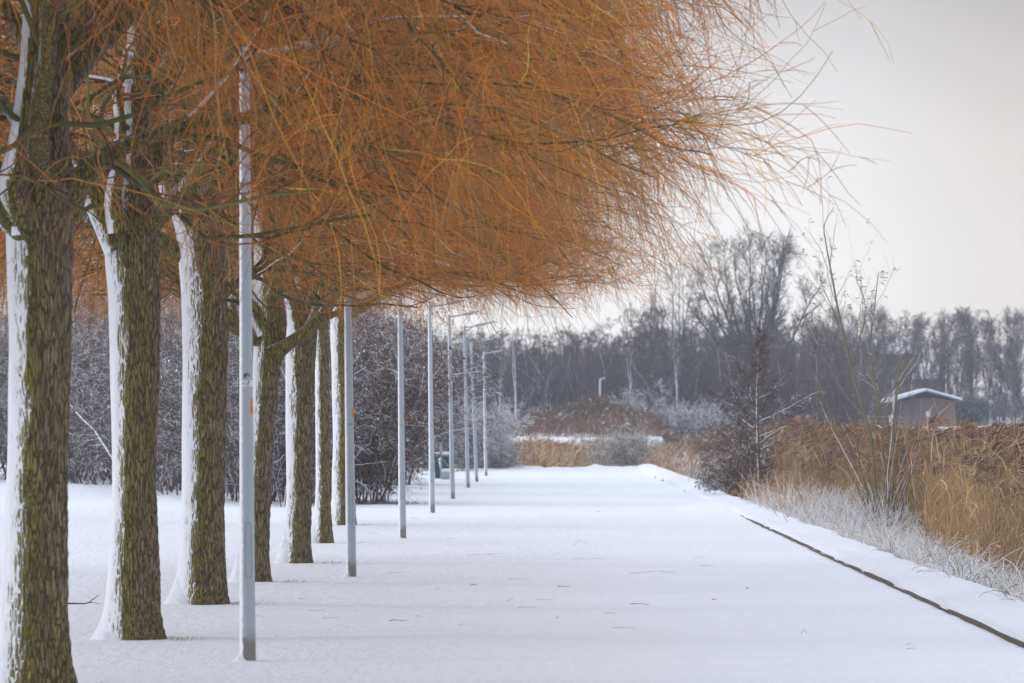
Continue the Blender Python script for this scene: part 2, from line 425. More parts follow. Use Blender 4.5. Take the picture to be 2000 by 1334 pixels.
def vary(rng, base, n, dv=.18, hue=.08, load=0., loadv=0.):
    base = np.asarray(base, float)
    k = np.exp(dv * rng.randn(n, 1)); c = base[None] * k * (1 + hue * rng.randn(n, 3))
    if load > .05:
        q = np.clip((load - .15) * 1.5, .03, .92)
        lo = np.where(rng.rand(n) < q, .72 + .25 * rng.rand(n), .12 * rng.rand(n))
    else: lo = np.full(n, load)
    return np.column_stack([np.clip(c, .002, .95), np.clip(lo, 0, 1)])

MOSSY = (.105, .105, .030); BRN = (.27, .15, .072); ORG = (.62, .222, .034); YEL = (.62, .31, .055); TAN = (.43, .232, .10); GRN = (.26, .21, .06)
def willow(spec, seed):
    """spec: D, base px, trunk centre line & widths in px, extra limbs"""
    rng = np.random.RandomState(seed); D = spec['D']; sc = D / F
    base = P(spec['cx'], HZ + (EYE) * F / D, D); base[2] = gz(base[0], base[1]) 
    root = thing('willow_tree', spec['label'], 'tree', base, 0, 'row of pollard willows along the path')
    tr = np.array([P(x, y, D) - base for x, y, w in spec['trunk']]); rw = np.array([w * sc / 2 for x, y, w in spec['trunk']])
    tr[0, 2] = -.08
    g = Geo(); near = D < 45
    bark_tube(g, tr, rw, 260 if near else 150, int(spec.get('rows', 640 if near else 340)), seed, amp=.018, flare=spec.get('flare', .06), moss=.35, snow=spec.get('snow', 1))
    g.build('trunk', M_BARK, root)
    # snow banked against the weather side of the foot
    th = np.linspace(0, 2*math.pi, 64, endpoint=False); ts = np.linspace(0, 1, 22)
    T, A = np.meshgrid(ts, th, indexing='ij')
    w = np.clip(np.cos(A - R(172)), 0, 1) ** .8; w2 = w + .05
    r0 = rw[1] * .95
    rad = r0 + T * (.04 + rng.uniform(.18, .28) * w) 
    zz = (.02 + rng.uniform(.45, .72) * w ** 2.2) * (1 - T) ** 3.0 + .03 * (1 - T) * w + .012 * vnoise(np.stack([np.cos(A)*rad*6, np.sin(A)*rad*6, T], -1), seed) * (1 - T) - .03 * T - .02
    gd = Geo(); gd.grid(np.stack([np.cos(A) * rad, np.sin(A) * rad, zz], -1), (1, 1, 1, 0), closed=True); gd.build('snow_drift', M_SNOW, root)
    for kx, ky, kr in spec.get('knots', []):   # healed branch scars
        c0 = P(kx, ky, D) - base; fr = np.interp(-c0[2], -tr[::-1, 2][::-1], np.arange(len(tr))); j = int(min(fr, len(tr) - 2)); f_ = fr - j
        ax = tr[j] * (1 - f_) + tr[j+1] * f_; rj = rw[j] * (1 - f_) + rw[j+1] * f_; dx = np.clip((c0[0] - ax[0]) / rj, -.95, .95); r_ = kr * sc
        nv = np.array([dx, -math.sqrt(1 - dx * dx), 0]); pc = ax + nv * rj * .97; pc[2] = c0[2]; uu = np.array([-nv[1], nv[0], 0]); vv = np.array([0, 0, 1.])
        an = np.linspace(0, 2*math.pi, 28, endpoint=False); V = []; C = []
        for q_, e_, h_ in ((1.5, -.01, .9), (1.15, .012, .7), (.9, .020, .6), (.6, .012, .3), (.35, -.006, .02), (.02, -.012, .0)):
            wv = 1 + .12 * np.sin(an * 3 + seed) + .08 * np.sin(an * 5); V.append(pc + nv * e_ + (np.cos(an) * q_ * r_ * wv)[:, None] * uu + (np.sin(an) * q_ * r_ * 1.15 * wv)[:, None] * vv); C.append(np.tile([h_, .15, 0, 0], (28, 1)))
        kg = Geo(); kg.grid(np.array(V), np.array(C).reshape(-1, 4), closed=True); kg.build('knot', M_BARK, root)
    # limbs
    limbs = []
    for pts in spec['limbs']:
        a = np.array([P(x, y, D + dy) - base for x, y, dy, w_ in pts]); limbs.append((a, np.array([w_ * sc / 2 for x, y, dy, w_ in pts]), True))
    top = tr[-1]; n_rand = spec.get('nl', 7)
    a0 = rng.rand() * 6.28
    for i in range(n_rand):
        k = spec.get('fork', 3)
        j = rng.uniform(k, len(tr) - 1.01); i0 = int(j); p = tr[i0] * (1 - (j - i0)) + tr[i0 + 1] * (j - i0)
        rr_ = rw[i0] * .42
        az = a0 + i * 2.4 + rng.randn() * .3; el = rng.uniform(.35, .95)
        d = np.array([[math.cos(az) * math.cos(el), math.sin(az) * math.cos(el), math.sin(el)]])
        L = rng.uniform(2.6, 4.0)
        q = grow(rng, p[None], d, np.array([L]), 7, .28, .02)[0]
        limbs.append((q, np.linspace(max(rr_, .05), .022, 8), False))
    allp = []; allr = []
    for q in spec.get('reach', []):
        a = np.array([P(x, y, D + dy) - base for x, y, dy, w_ in q]); limbs.append((a, np.array([w_ * sc / 2 for x, y, dy, w_ in q]), False))
    for q, r_, scripted in limbs:
        lg = Geo(); c, r = bark_tube(lg, q, r_, 56, 150, seed * 31 + len(allp), amp=.010, snow=1.5 if (scripted and c_up(q)) else .36, moss=.62)
        lg.build('limb', M_BARK, root)
        k = np.linspace(0, len(c) - 1, 16).astype(int); allp.append(c[k]); allr.append(r[k])
    k = np.linspace(int(.72 * 400), 399, 16).astype(int); cc = catmull(np.column_stack([tr, rw]), 400)[k]; allp.append(cc[:, :3]); allr.append(cc[:, 3])
    P1 = np.stack(allp); R1 = np.stack(allr); axis = tr[-2]
    g = Geo()
    def outward(p, k):
        v = p - axis[None]; v[:, 2] *= .25; return nrm(v) * k
    # branches
    nb = spec.get('nb', 15)
    p, d, r, _ = spawn(rng, P1, R1, nb, .22, 1.0, .85, .3)
    d = nrm(d + outward(p, .55))
    L = rng.uniform(1.1, 2.5, len(p)); r0 = np.minimum(r * .55, .022)
    B = grow(rng, p, d, L, 8, .46, rng.uniform(-.10, .10, len(p))); RB = taper(r0, 8, .4)
    kb = B[:, :, 2].min(1) > spec.get('zmin', 3.0) - .15; B = B[kb]; RB = RB[kb]
    g.tubes(B, RB, 5, vary(rng, MOSSY, len(B), .3, .12, .12, .12))
    # sub-branches
    p, d, r, _ = spawn(rng, B, RB, 8, .2, 1.0, .7, .25); d = nrm(d + outward(p, .35))
    L = rng.uniform(.5, 1.25, len(p)); r0 = np.minimum(r * .6, .008)
    C = grow(rng, p, d, L, 6, .35, rng.uniform(-.14, .08, len(p))); RC = taper(r0, 6, .5)
    zc = spec.get('zmin', 3.0)
    keep = C[:, -1, 2] > zc + .0
    C = C[keep]; RC = RC[keep]
    g.tubes(C, RC, 4, vary(rng, (.15, .085, .035), len(C), .25, .1, .06, .10))
    # fine orange twigs, drooping at their ends
    ct = spec.get('nt', 9)
    p, d, r, _ = spawn(rng, C, RC, ct, .1, 1.0, .70, .35); d = nrm(d + outward(p, .12))
    n = len(p); L = rng.uniform(.35, 1.25, n) * spec.get('tl', 1.0)
    T = grow(rng, p, d, L, 6, .36, rng.uniform(-.5, .10, n), .8)
    keep = (T[:, -1, 2] > zc - .45 + .35 * rng.rand(n))
    def open_fork(Q):   # few twigs hang straight in front of the bare fork
        m_ = Q[:, Q.shape[1] // 2]; return (np.abs(m_[:, 0] - axis[0] + .05) > .62) | (m_[:, 2] > 4.5) | (rng.rand(len(Q)) < .22)
    keep &= open_fork(T)
    T = T[keep]; n = len(T)
    mixc = rng.rand(n)
    col = np.where(mixc[:, None] < .40, vary(rng, ORG, n, .25), np.where(mixc[:, None] < .50, vary(rng, YEL, n, .25), np.where(mixc[:, None] < .78, vary(rng, TAN, n, .25), np.where(mixc[:, None] < .9, vary(rng, BRN, n), vary(rng, GRN, n)))))
    col[:, 3] = .0
    RT = taper(rng.uniform(.0021, .0036, n) * spec.get('tw', 1), 6, .45)
    g.tubes(T, RT, 3, col)
    # side shoots on the twigs
    p, d, r, _ = spawn(rng, T, RT, 1, .2, .8, .5, .15); n = len(p)
    T2 = grow(rng, p, d, rng.uniform(.15, .5, n), 4, .2, -.12); 
    col = vary(rng, (.44, .165, .03), n)
    g.tubes(T2, taper(rng.uniform(.0018, .0027, n) * spec.get('tw', 1), 4, .5), 3, col)
    # long whips that hang from the branches
    p, d, r, _ = spawn(rng, B, RB, spec.get('nw', 2), .4, 1.0, .7, .3); d = nrm(d + outward(p, .5)); n = len(p)
    W = grow(rng, p, d, rng.uniform(1.0, 2.3, n), 9, .28, rng.uniform(-.55, .0, n), .6)
    keep = (W[:, -1, 2] > zc - .55 + .3 * rng.rand(n)) & open_fork(W); W = W[keep]; n = len(W)
    wm = rng.rand(n, 1); g.tubes(W, taper(rng.uniform(.0032, .0054, n), 9, .3), 4, np.where(wm < .3, vary(rng, YEL, n, .25, .1), np.where(wm < .65, vary(rng, ORG, n, .25, .1), vary(rng, TAN, n, .25, .1))))
    g.build('crown', M_WTWIG, root)
    return root

def c_up(q): d = q[min(4, len(q)-1)] - q[0]; return d[0] < .25 * abs(d[2])
def tk(l, r, y): return ((l + r) / 2, y, r - l)
WIL = [
 dict(D=22.2, cx=-245, label='willow standing just beyond the left edge, only its blurred near twigs showing at the top', fork=4, zmin=3.85, nt=6, nl=0, tw=1.0, rows=200,
      trunk=[tk(-330, -160, 1466), tk(-322, -168, 1300), tk(-316, -172, 1000), tk(-314, -172, 700), tk(-318, -165, 450), tk(-310, -160, 330), tk(-300, -180, 150), tk(-295, -190, -50), tk(-290, -200, -300), tk(-285, -210, -600)],
      limbs=[[(-250, -100, 0, 70), (-60, -260, .3, 46), (160, -340, .6, 34), (380, -380, .8, 22), (560, -380, 1, 10)],
             [(-250, 100, 0, 60), (-420, -60, .3, 40), (-600, -200, .6, 24), (-760, -260, .8, 12)],
             [(-255, -200, 0, 50), (-200, -420, -.6, 36), (-80, -600, -1.2, 24), (60, -720, -1.6, 12)]]),
 dict(D=27.7, cx=72, label='nearest mossy willow trunk at the left edge of the photo, with a tall snow-plastered limb', fork=4, zmin=2.8, nt=8, nl=6, tw=1.15,
      reach=[[(95, 200, 0, 60), (220, 60, .2, 44), (400, -80, .5, 34), (600, -180, .8, 25), (800, -220, 1.0, 17), (960, -220, 1.0, 9)],
             [(100, 100, 0, 50), (280, -60, -.5, 34), (480, -110, -.9, 22), (680, -110, -1.2, 10)]],
      trunk=[tk(-6, 143, 1345), tk(4, 131, 1200), tk(14, 132, 1000), tk(20, 137, 700), tk(18, 141, 480), tk(20, 148, 380), tk(50, 136, 250), tk(66, 128, 100), tk(70, 120, -60), tk(75, 110, -250), tk(80, 105, -420)],
      limbs=[[(130, 420, 0, 60), (155, 355, -.05, 52), (215, 300, -.12, 38), (290, 268, -.2, 31), (380, 238, -.3, 27), (470, 232, -.45, 24), (540, 205, -.55, 17), (640, 175, -.6, 13), (760, 150, -.6, 9)],
             [(58, 440, -.14, 74), (28, 375, -.24, 60), (40, 300, -.32, 52), (50, 220, -.34, 46), (60, 130, -.34, 42), (66, 40, -.32, 40), (72, -60, -.26, 34), (64, -200, 0, 22)],
             [(55, 450, -.1, 70), (0, 400, -.2, 58), (-60, 350, -.3, 46), (-140, 290, -.4, 36), (-230, 260, -.4, 25), (-330, 250, -.4, 15)],
             [(60, 260, .1, 40), (15, 215, .1, 26), (-40, 170, .1, 20), (-120, 130, .1, 14)]]),
 dict(D=34.0, cx=263, knots=[(238, 428, 8)], label='second willow from the left, its forked trunk with snow caught in the crotch', fork=4, zmin=2.75, nl=6,
      reach=[[(272, 200, 0, 50), (420, 60, -.2, 36), (680, -40, -.5, 27), (880, -60, -.7, 17), (1060, -40, -.8, 8)],
             [(272, 120, 0, 44), (480, -60, .6, 32), (700, -130, 1.1, 20), (930, -120, 1.4, 10)]],
      trunk=[tk(206, 318, 1248), tk(213, 312, 1130), tk(219, 307, 1000), tk(219, 309, 800), tk(216, 312, 600), tk(208, 312, 480), tk(222, 302, 400), tk(240, 300, 300), tk(246, 296, 160), tk(252, 290, 20), tk(255, 285, -200)],
      limbs=[[(235, 480, -.12, 64), (202, 420, -.18, 50), (176, 370, -.20, 42), (152, 320, -.2, 34), (110, 250, -.1, 24), (60, 190, 0, 18)],
             [(235, 450, -.22, 46), (222, 390, -.27, 32), (232, 320, -.27, 27), (236, 240, -.24, 22), (228, 190, -.12, 15), (240, 140, -.1, 12), (246, 100, -.1, 9)],
             [(285, 350, -.1, 34), (330, 335, -.2, 26), (400, 330, -.3, 20), (470, 332, -.3, 17), (560, 310, -.3, 14), (680, 285, -.2, 11), (800, 280, 0, 8)],
             [(270, 360, .1, 46), (330, 270, .3, 32), (420, 200, .8, 24), (560, 130, 1.2, 16), (720, 90, 1.4, 10)]]),
 dict(D=40.6, cx=396, knots=[(388, 472, 7), (412, 578, 9)], label='third willow, leaning slightly left with a knotted stump scar high on its trunk', fork=4, zmin=2.9, nl=7,
      trunk=[tk(346, 444, 1184), tk(352, 440, 1110), tk(357, 438, 1000), tk(359, 442, 800), tk(358, 446, 600), tk(350, 438, 470), tk(334, 425, 390), tk(322, 415, 310), tk(316, 408, 220), tk(312, 395, 100), tk(310, 380, -100)],
      limbs=[[(340, 400, -.1, 40), (318, 330, -.15, 26), (312, 270, -.15, 22), (300, 210, -.1, 18), (285, 130, 0, 13)],
             [(400, 420, 0, 50), (440, 330, -.2, 34), (520, 270, -.4, 24), (640, 220, -.6, 17), (780, 200, -.6, 11), (900, 205, -.6, 8)],
             [(425, 580, 0, 34), (452, 560, 0, 22), (490, 540, .2, 17), (540, 510, .3, 12), (600, 490, .4, 8)]]),
 dict(D=46.6, cx=497, knots=[(532, 662, 8)], label='slim willow half hidden by the nearest lamp post, with a long limb reaching right', fork=4, zmin=3.0, nl=6,
      trunk=[tk(462, 530, 1140), tk(470, 527, 1080), tk(478, 529, 1000), tk(488, 536, 850), tk(496, 552, 700), tk(500, 560, 640), tk(498, 552, 570), tk(498, 548, 480), tk(496, 540, 380), tk(494, 530, 200), tk(490, 520, 0)],
      limbs=[[(535, 690, -.1, 40), (562, 672, -.15, 27), (600, 645, -.2, 24), (640, 600, -.2, 22), (675, 535, -.2, 18), (710, 490, -.1, 14), (780, 450, 0, 11), (880, 425, 0, 8), (990, 420, .2, 6)],
             [(530, 590, -.1, 36), (548, 540, -.1, 28), (590, 510, -.1, 24), (640, 490, 0, 19), (700, 455, .1, 14), (800, 400, .2, 9)],
             [(520, 650, -.1, 40), (490, 600, -.1, 28), (455, 578, -.1, 22), (400, 540, 0, 16), (340, 500, .1, 10)]]),
 dict(D=53.2, cx=582, knots=[(576, 712, 6)], label='fifth willow along the row, with a bright snowy left flank below its low fork', fork=4, zmin=3.4, nl=7,
      trunk=[tk(553, 609, 1103), tk(558, 607, 1040), tk(561, 610, 950), tk(560, 613, 800), tk(560, 618, 680), tk(566, 622, 620), tk(572, 616, 560), tk(575, 612, 480), tk(578, 610, 380), tk(580, 606, 200)],
      limbs=[[(585, 650, -.1, 44), (575, 600, -.15, 30), (560, 560, -.15, 22), (530, 520, 0, 15), (490, 480, 0, 10)],
             [(600, 620, 0, 38), (620, 560, -.1, 24), (660, 500, -.2, 18), (740, 450, -.3, 13), (850, 430, -.4, 9), (1000, 440, -.5, 6)],
             [(598, 590, .1, 30), (612, 530, .2, 19), (640, 490, .3, 15), (690, 450, .6, 11), (760, 400, .8, 8)]]),
 dict(D=62.3, cx=631, knots=[(635, 665, 5)], label='thinnest willow trunk, tucked between two thicker trunks near the far end', fork=4, zmin=3.65, nl=7,
      trunk=[tk(613, 650, 1064), tk(616, 647, 1010), tk(618, 645, 930), tk(617, 644, 800), tk(616, 643, 680), tk(617, 641, 600), tk(618, 640, 520), tk(620, 638, 400), tk(622, 636, 250)],
      limbs=[[(632, 600, 0, 26), (650, 560, -.1, 16), (690, 520, -.2, 12), (770, 490, -.4, 9), (880, 490, -.6, 6)]]),
 dict(D=74.2, cx=671, label='last willow of the row, standing directly behind the second lamp post', fork=4, zmin=4.0, nl=9, nt=10,
      trunk=[tk(648, 696, 1028), tk(650, 694, 970), tk(651, 691, 850), tk(649, 689, 740), tk(647, 688, 640), tk(650, 688, 580), tk(654, 686, 520), tk(658, 684, 430), tk(662, 680, 300)],
      limbs=[[(675, 590, 0, 30), (700, 550, 0, 18), (760, 530, -.2, 13), (860, 530, -.5, 10), (960, 540, -.8, 7), (1060, 560, -1, 5)],
             [(670, 560, 0, 28), (720, 490, .2, 17), (800, 440, .5, 12), (920, 420, .8, 9), (1040, 430, 1, 6)]]),
]
for i, s in enumerate(WIL): willow(s, 101 + i * 13)

# ------------------------------------------------------------------ lamp posts
def lathe(prof, n=32):
    a = np.linspace(0, 2*math.pi, n, endpoint=False)
    return np.array([[[r * math.cos(t), r * math.sin(t), z] for t in a] for r, z in prof])
def lamp_post(px, py, top, label, sticker=True, plate=False, door=True):
    h_px = py - top[1]; D = (EYE - 0) * F / (py - HZ); base = P(px, py, D); base[2] = gz(base[0], base[1]) - .01
    H = 4.5; t = thing('lamp_post', label, 'lamp post', base, 0, 'grey lamp posts along the left side of the path')
    lean = (top[0] - px) * D / F
    H = h_px * D / F
    r0, r1 = .059, .036
    def rz(z): return r0 + (r1 - r0) * z / H
    zs = np.concatenate([np.linspace(-.1, H - .012, 40), [H - .004, H]]); 
    prof = [(rz(z), z) for z in zs[:-2]] + [(r1 * .85, H - .004), (0.001, H)]
    V = lathe(prof, 40); V[:, :, 0] += (np.array([p[1] for p in prof]) / H * lean)[:, None]
    g = Geo(); g.grid(V, (1, 1, 1, 0), closed=True); g.build('pole', M_POLE, t)
    T, A_ = np.meshgrid(np.linspace(0, 1, 8), np.linspace(0, 2*math.pi, 32, endpoint=False), indexing='ij'); wl = .35 + .65 * np.clip(np.cos(A_ - R(175)), 0, 1)
    rd = .05 + T * .13 * wl; g = Geo(); g.grid(np.stack([np.cos(A_) * rd, np.sin(A_) * rd, .075 * wl * (1 - T) ** 2 - .02 * T + .005], -1), (1, 1, 1, 0), closed=True); g.build('snow_drift', M_SNOW, t)
    # service door: a raised rounded outline on the side facing the path
    def on_pole(u, z, e):   # u = angle from -Y
        r = rz(z) + e; return (r * math.sin(u) + z / H * lean, -r * math.cos(u), z)
    if door:
        z0, z1, hw = .62, 1.02, .40
        loop = []
        for k in range(48):
            a = 2 * math.pi * k / 48
            zz = (z1 - .035 if math.sin(a) > 0 else z0 + .035) + .035 * math.sin(a) ; loop.append((R(12) + hw * math.copysign(abs(math.cos(a)) ** .55, math.cos(a)), zz))
        loop.append(loop[0])
        pts = np.array([[on_pole(u, z, .0008) for u, z in loop]])
        g = Geo(); g.tubes(pts, np.full((1, len(loop)), .0016), 4, (1, 1, 1, 0)); d = g.build('service_door', M_DARKLINE, t)
        g = Geo(); g.tubes(np.array([[on_pole(R(2), .985, -.002), on_pole(R(2), .985, .004)]]), np.array([[.006, .005]]), 8, (1, 1, 1, 0)); g.build('lock', M_WHITE, d)
    def patch(name, u0, u1, z0, z1, mat, e=.0015, parent=t):
        us = np.linspace(u0, u1, 8); V = np.array([[on_pole(u, z, e) for u in us] for z in np.linspace(z0, z1, 4)])
        g = Geo(); g.grid(V, (1, 1, 1, 0)); return g.build(name, mat, parent)
    if sticker:
        s = patch('orange_sticker', R(42), R(85), 1.80, 1.92, M_ORANGE)
        patch('mark', R(52), R(62), 1.885, 1.898, M_STEEL, .0028, s); patch('mark', R(54), R(62), 1.82, 1.86, M_STEEL, .0028, s)
    if plate:
        s = patch('white_plate', R(-36), R(72), 2.003, 2.046, M_WHITE)
        patch('mark', R(5), R(11), 2.008, 2.034, M_DARKLINE, .0028, s); patch('mark', R(15), R(40), 2.010, 2.018, M_POLE, .0028, s)
        patch('leaf_mark', R(20), R(32), 2.026, 2.042, M_GREENSTAIN, .0028, s); patch('frame_mark', R(-28), R(-8), 2.012, 2.037, M_POLE, .0028, s)
        for k, (u, z, w, hgt) in enumerate([(-10, 2.075, 22, .030), (8, 2.085, 18, .022), (30, 2.08, 10, .02)]):
            patch('algae_stain', R(u - w/2), R(u + w/2), z - hgt/2 + .005, z + hgt/2 + .005, M_GREENSTAIN, .0012 + .0004*k, t)
    else:
        patch('band', R(-20), R(60), 1.735, 1.742, M_DARKLINE, .0012)
    # arm and flat lantern pointing over the path
    tx = lean; zt = H - .05
    A = np.array([[(tx, 0, zt), (tx + .15, 0, zt + .012), (tx + .30, 0, zt + .035)]]); g = Geo(); g.tubes(A, np.full((1, 3), .02), 10, (1, 1, 1, 0)); g.build('arm', M_POLE, t)
    ang = .20; M = np.array([[math.cos(ang), 0, -math.sin(ang)], [0, 1, 0], [math.sin(ang), 0, math.cos(ang)]])
    L = Geo(); us = np.linspace(0, 1, 12); th = np.linspace(0, 2*math.pi, 20, endpoint=False); V = np.zeros((12, 20, 3))
    for i, u in enumerate(us):
        w = .055 * (1 - .25 * u) * min(1, (u + .02) * 8, (1.02 - u) * 8) + .002; hh = (.028 - .012 * u) * min(1, (u + .05) * 6, (1.05 - u) * 6)
        V[i, :, 0] = u * .46; V[i, :, 1] = w * np.sign(np.cos(th)) * np.abs(np.cos(th)) ** .6; V[i, :, 2] = hh * np.sign(np.sin(th)) * np.abs(np.sin(th)) ** .7 
    V = V @ M.T + np.array([tx + .285, 0, zt + .035]); L.grid(V, (1, 1, 1, 0), closed=True); ln = L.build('lantern', M_POLE, t)
    V = V.copy(); g = Geo(); g.box((.06, -.035, -.031), (.38, .035, -.0245), (1, 1, 1, 0), M); 
    o = g.build('lens', M_GLASS, ln, False); o.location = (tx + .285, 0, zt + .035)
    return t
LAMPS = [(484, 1288, (477, 85), 'nearest grey lamp post, with an orange sticker and a pale plate at head height'),
 (686, 1127, (677, 398), 'lamp post in front of the last willow trunk'),
 (786, 1052, (781, 545), 'third lamp post, in front of the brown bare shrub'),
 (844, 1002, (839, 592), 'lamp post just left of the green bin'),
 (884, 977, (877, 615), 'lamp post just right of the green bin'),
 (914, 955, (907, 637), 'sixth lamp post, the left one of the far trio'),
 (931, 941, (920, 665), 'middle lamp post of the far trio, in front of the frosty white bush'),
 (949, 931, (945, 688), 'farthest lamp post of the row, shortest in view with its lantern in full sight')]
for i, (x, y, tp, lb) in enumerate(LAMPS): lamp_post(x, y, tp, lb, sticker=i < 7, plate=(i == 0), door=i < 5)
# ------------------------------------------------------------------ shrubs and small trees
def make_shrub(name, label, group, loc, rng, H=4.5, spread=1.9, ns=14, nb=9, nc=7, nt=6, col=(.085, .062, .055), load=.35, lean=.45, leaf=0, leafcol=(.09, .05, .03), tr=.0045, up=.10, curve=-.05, bl=1.0, bload=None):
    t = thing(name, label, 'shrub', loc, 0, group)
    a = rng.rand(ns) * 6.283; rr = spread * .28 * np.sqrt(rng.rand(ns))
    p = np.stack([np.cos(a) * rr, np.sin(a) * rr, np.full(ns, -.08)], -1)
    k = lean * (.3 + rng.rand(ns)); d = np.stack([np.cos(a) * k, np.sin(a) * k, np.ones(ns)], -1)
    L = H * rng.uniform(.6, 1.0, ns); A = grow(rng, p, d, L, 10, .30, curve); r0 = rng.uniform(.012, .028, ns) * (H / 4.5); RA = taper(r0, 10, .25)
    g = Geo(); g.tubes(A, RA, 6, vary(rng, np.array(col) * 1.1, ns, .2, .08, load, .1)); g.build('stems', M_TWIG, t)
    g = Geo()
    p, d, r, _ = spawn(rng, A, RA, nb, .12, 1, .8, .3); n = len(p)
    B = grow(rng, p, d, rng.uniform(.18, .42, n) * H * .8 * bl, 7, .45, rng.uniform(-.25, up, n)); RB = taper(np.minimum(r * .55, .010 if bload is None else .0135), 7, .4)
    g.tubes(B, RB, 4, vary(rng, col, n, .25, .08, load if bload is None else bload, .14))
    p, d, r, _ = spawn(rng, B, RB, nc, .1, 1, .8, .3); n = len(p)
    C = grow(rng, p, d, rng.uniform(.25, .75, n) * (H / 4.5) ** .5 * bl ** .5, 5, .5, rng.uniform(-.25, up, n)); RC = taper(np.minimum(r * .7, tr * 1.4), 5, .6)
    g.tubes(C, RC, 4, vary(rng, col, n, .25, .08, load, .14))
    if nt:
        p, d, r, _ = spawn(rng, C, RC, nt, .05, 1, .7, .3); n = len(p)
        T = grow(rng, p, d, rng.uniform(.10, .38, n), 3, .4, rng.uniform(-.2, up, n))
        g.tubes(T, taper(np.full(n, tr) * rng.uniform(.6, 1, n), 3, .6), 3, vary(rng, np.array(col) * 1.1, n, .3, .1, load, .14))
    else: T = C
    g.build('twigs', M_TWIG, t)
    if leaf:
        m = leaf; i = rng.randint(0, len(T), m); q = T[i, rng.randint(1, T.shape[1], m)] + rng.randn(m, 3) * .02
        dd = nrm(rng.randn(m, 3) + np.array([0, 0, -1.2])); Lf = rng.uniform(.03, .085, m)
        pts = np.stack([q, q + dd * (Lf * .5)[:, None], q + dd * Lf[:, None]], 1); w = np.stack([Lf * .1, Lf * .62, Lf * .08], 1)
        g = Geo(); g.ribbons(pts, w, vary(rng, leafcol, m, .3, .1, .22, .15)); g.build('dead_leaves', M_TWIG, t)
    return t
rng = np.random.RandomState(77)
def at(px, D, z=None):
    x = (px - 1000) * D / F; return (x, D, gz(x, D) if z is None else z)
HG = 'snow-laden thicket shrubs behind the willows'
hp = []
for k in range(3):
    hp.append(make_shrub('thicket_shrub', 'snow-laden bare shrub in the thicket between the willow trunks', HG, (0, 0, -50), np.random.RandomState(300 + k), H=5.4, spread=4.4, ns=20, nb=11, nc=7, nt=4,
              col=(.085, .062, .056), load=.32, lean=.36, tr=.0062, up=.02, curve=-.05, leaf=1700, leafcol=(.15, .10, .075), bl=.62, bload=.62))
spots = [(-70, 123, 1.05), (0, 120, 1.0), (70, 121, .95), (140, 117, 1.05), (205, 113, .95), (265, 109, 1.0), (325, 105, 1.0), (385, 101, .95), (440, 97, .9), (495, 95, .9), (548, 93.5, .85), (600, 95, .75), (645, 98, .7),
         (40, 128, 1.3), (120, 127, 1.3), (200, 124, 1.3), (290, 120, 1.3), (370, 114, 1.25), (450, 110, 1.2), (530, 108, 1.1), (600, 108, 1.0), (660, 112, .95), (700, 120, .8), (728, 134, .7), (772, 158, .6), (842, 180, .7), (-20, 135, 1.5), (150, 133, 1.6), (280, 129, 1.5), (420, 124, 1.4), (560, 122, 1.3), (650, 128, 1.25), (700, 140, 1.1), (770, 172, 1.1), (850, 196, 1.1)]
for i, (px, D, s) in enumerate(spots):
    lc = at(px, D); rz = rng.rand() * 6.28
    if i < 3: hp[i].location = lc; hp[i].rotation_euler = (0, 0, rz); hp[i].scale = (s, s, s)
    else: copy_tree(hp[i % 3], lc, rz, (s, s, s * rng.uniform(.9, 1.08)))
# brown multi-stemmed shrub beside the second and third lamp posts
make_shrub('bare_shrub', 'red-brown bare shrub fanning up from dark stems between the second and third lamp posts', None, at(722, 95.5), np.random.RandomState(9), H=4.9, spread=1.5, ns=22, nb=12, nc=8, nt=5,
           col=(.105, .060, .048), load=.28, lean=.30, leaf=4200, leafcol=(.085, .055, .045), tr=.0048, up=.08, curve=-.03, bl=.55)
make_shrub('leafy_shrub', 'dark bare shrub with clinging shrivelled leaves beside the fourth lamp post', None, at(775, 128), np.random.RandomState(10), H=6.0, spread=1.6, ns=16, nb=11, nc=8, nt=5,
           col=(.075, .055, .05), load=.26, lean=.20, leaf=5200, leafcol=(.06, .045, .04), tr=.006, bl=.4)
# frosty white bushes at the far end of the path
make_shrub('frosty_bush', 'large white frosted bush behind the farthest lamp posts', None, at(918, 178), np.random.RandomState(12), H=3.1, spread=3.4, ns=26, nb=11, nc=8, nt=5, col=(.15, .135, .13), load=.62, lean=.40, tr=.0085, up=.04, curve=-.08, bl=.75)
make_shrub('frosty_bush', 'frosted bush with drooping white twigs behind the green bin', None, at(868, 172), np.random.RandomState(13), H=3.0, spread=3.0, ns=22, nb=11, nc=8, nt=5, col=(.10, .085, .08), load=.46, lean=.4, tr=.0085, up=.04, curve=-.10, bl=.7)
make_shrub('frosty_bush', 'low white frosted bush spilling onto the path end beside the far reeds', None, at(960, 179), np.random.RandomState(14), H=1.7, spread=1.5, ns=22, nb=10, nc=7, nt=4, col=(.20, .18, .16), load=.62, lean=.6, tr=.008, up=.04, curve=-.12, bl=.8)
# willow scrub at the end of the path
make_shrub('willow_scrub', 'pale grey-green upright willow scrub at the far end of the path beside the kerb', None, at(1226, 181, .0), np.random.RandomState(15), H=1.9, spread=1.5, ns=26, nb=8, nc=6, nt=3, col=(.21, .18, .14), load=.40, lean=.6, tr=.0075, up=.22, curve=.03)
make_shrub('willow_scrub', 'thin straggly willow scrub in the snow at the path end, left of the denser one', None, at(1170, 180.5, .1), np.random.RandomState(16), H=1.75, spread=1.4, ns=13, nb=7, nc=5, nt=2, col=(.22, .18, .14), load=.38, lean=.75, tr=.007, up=.22, curve=.03)
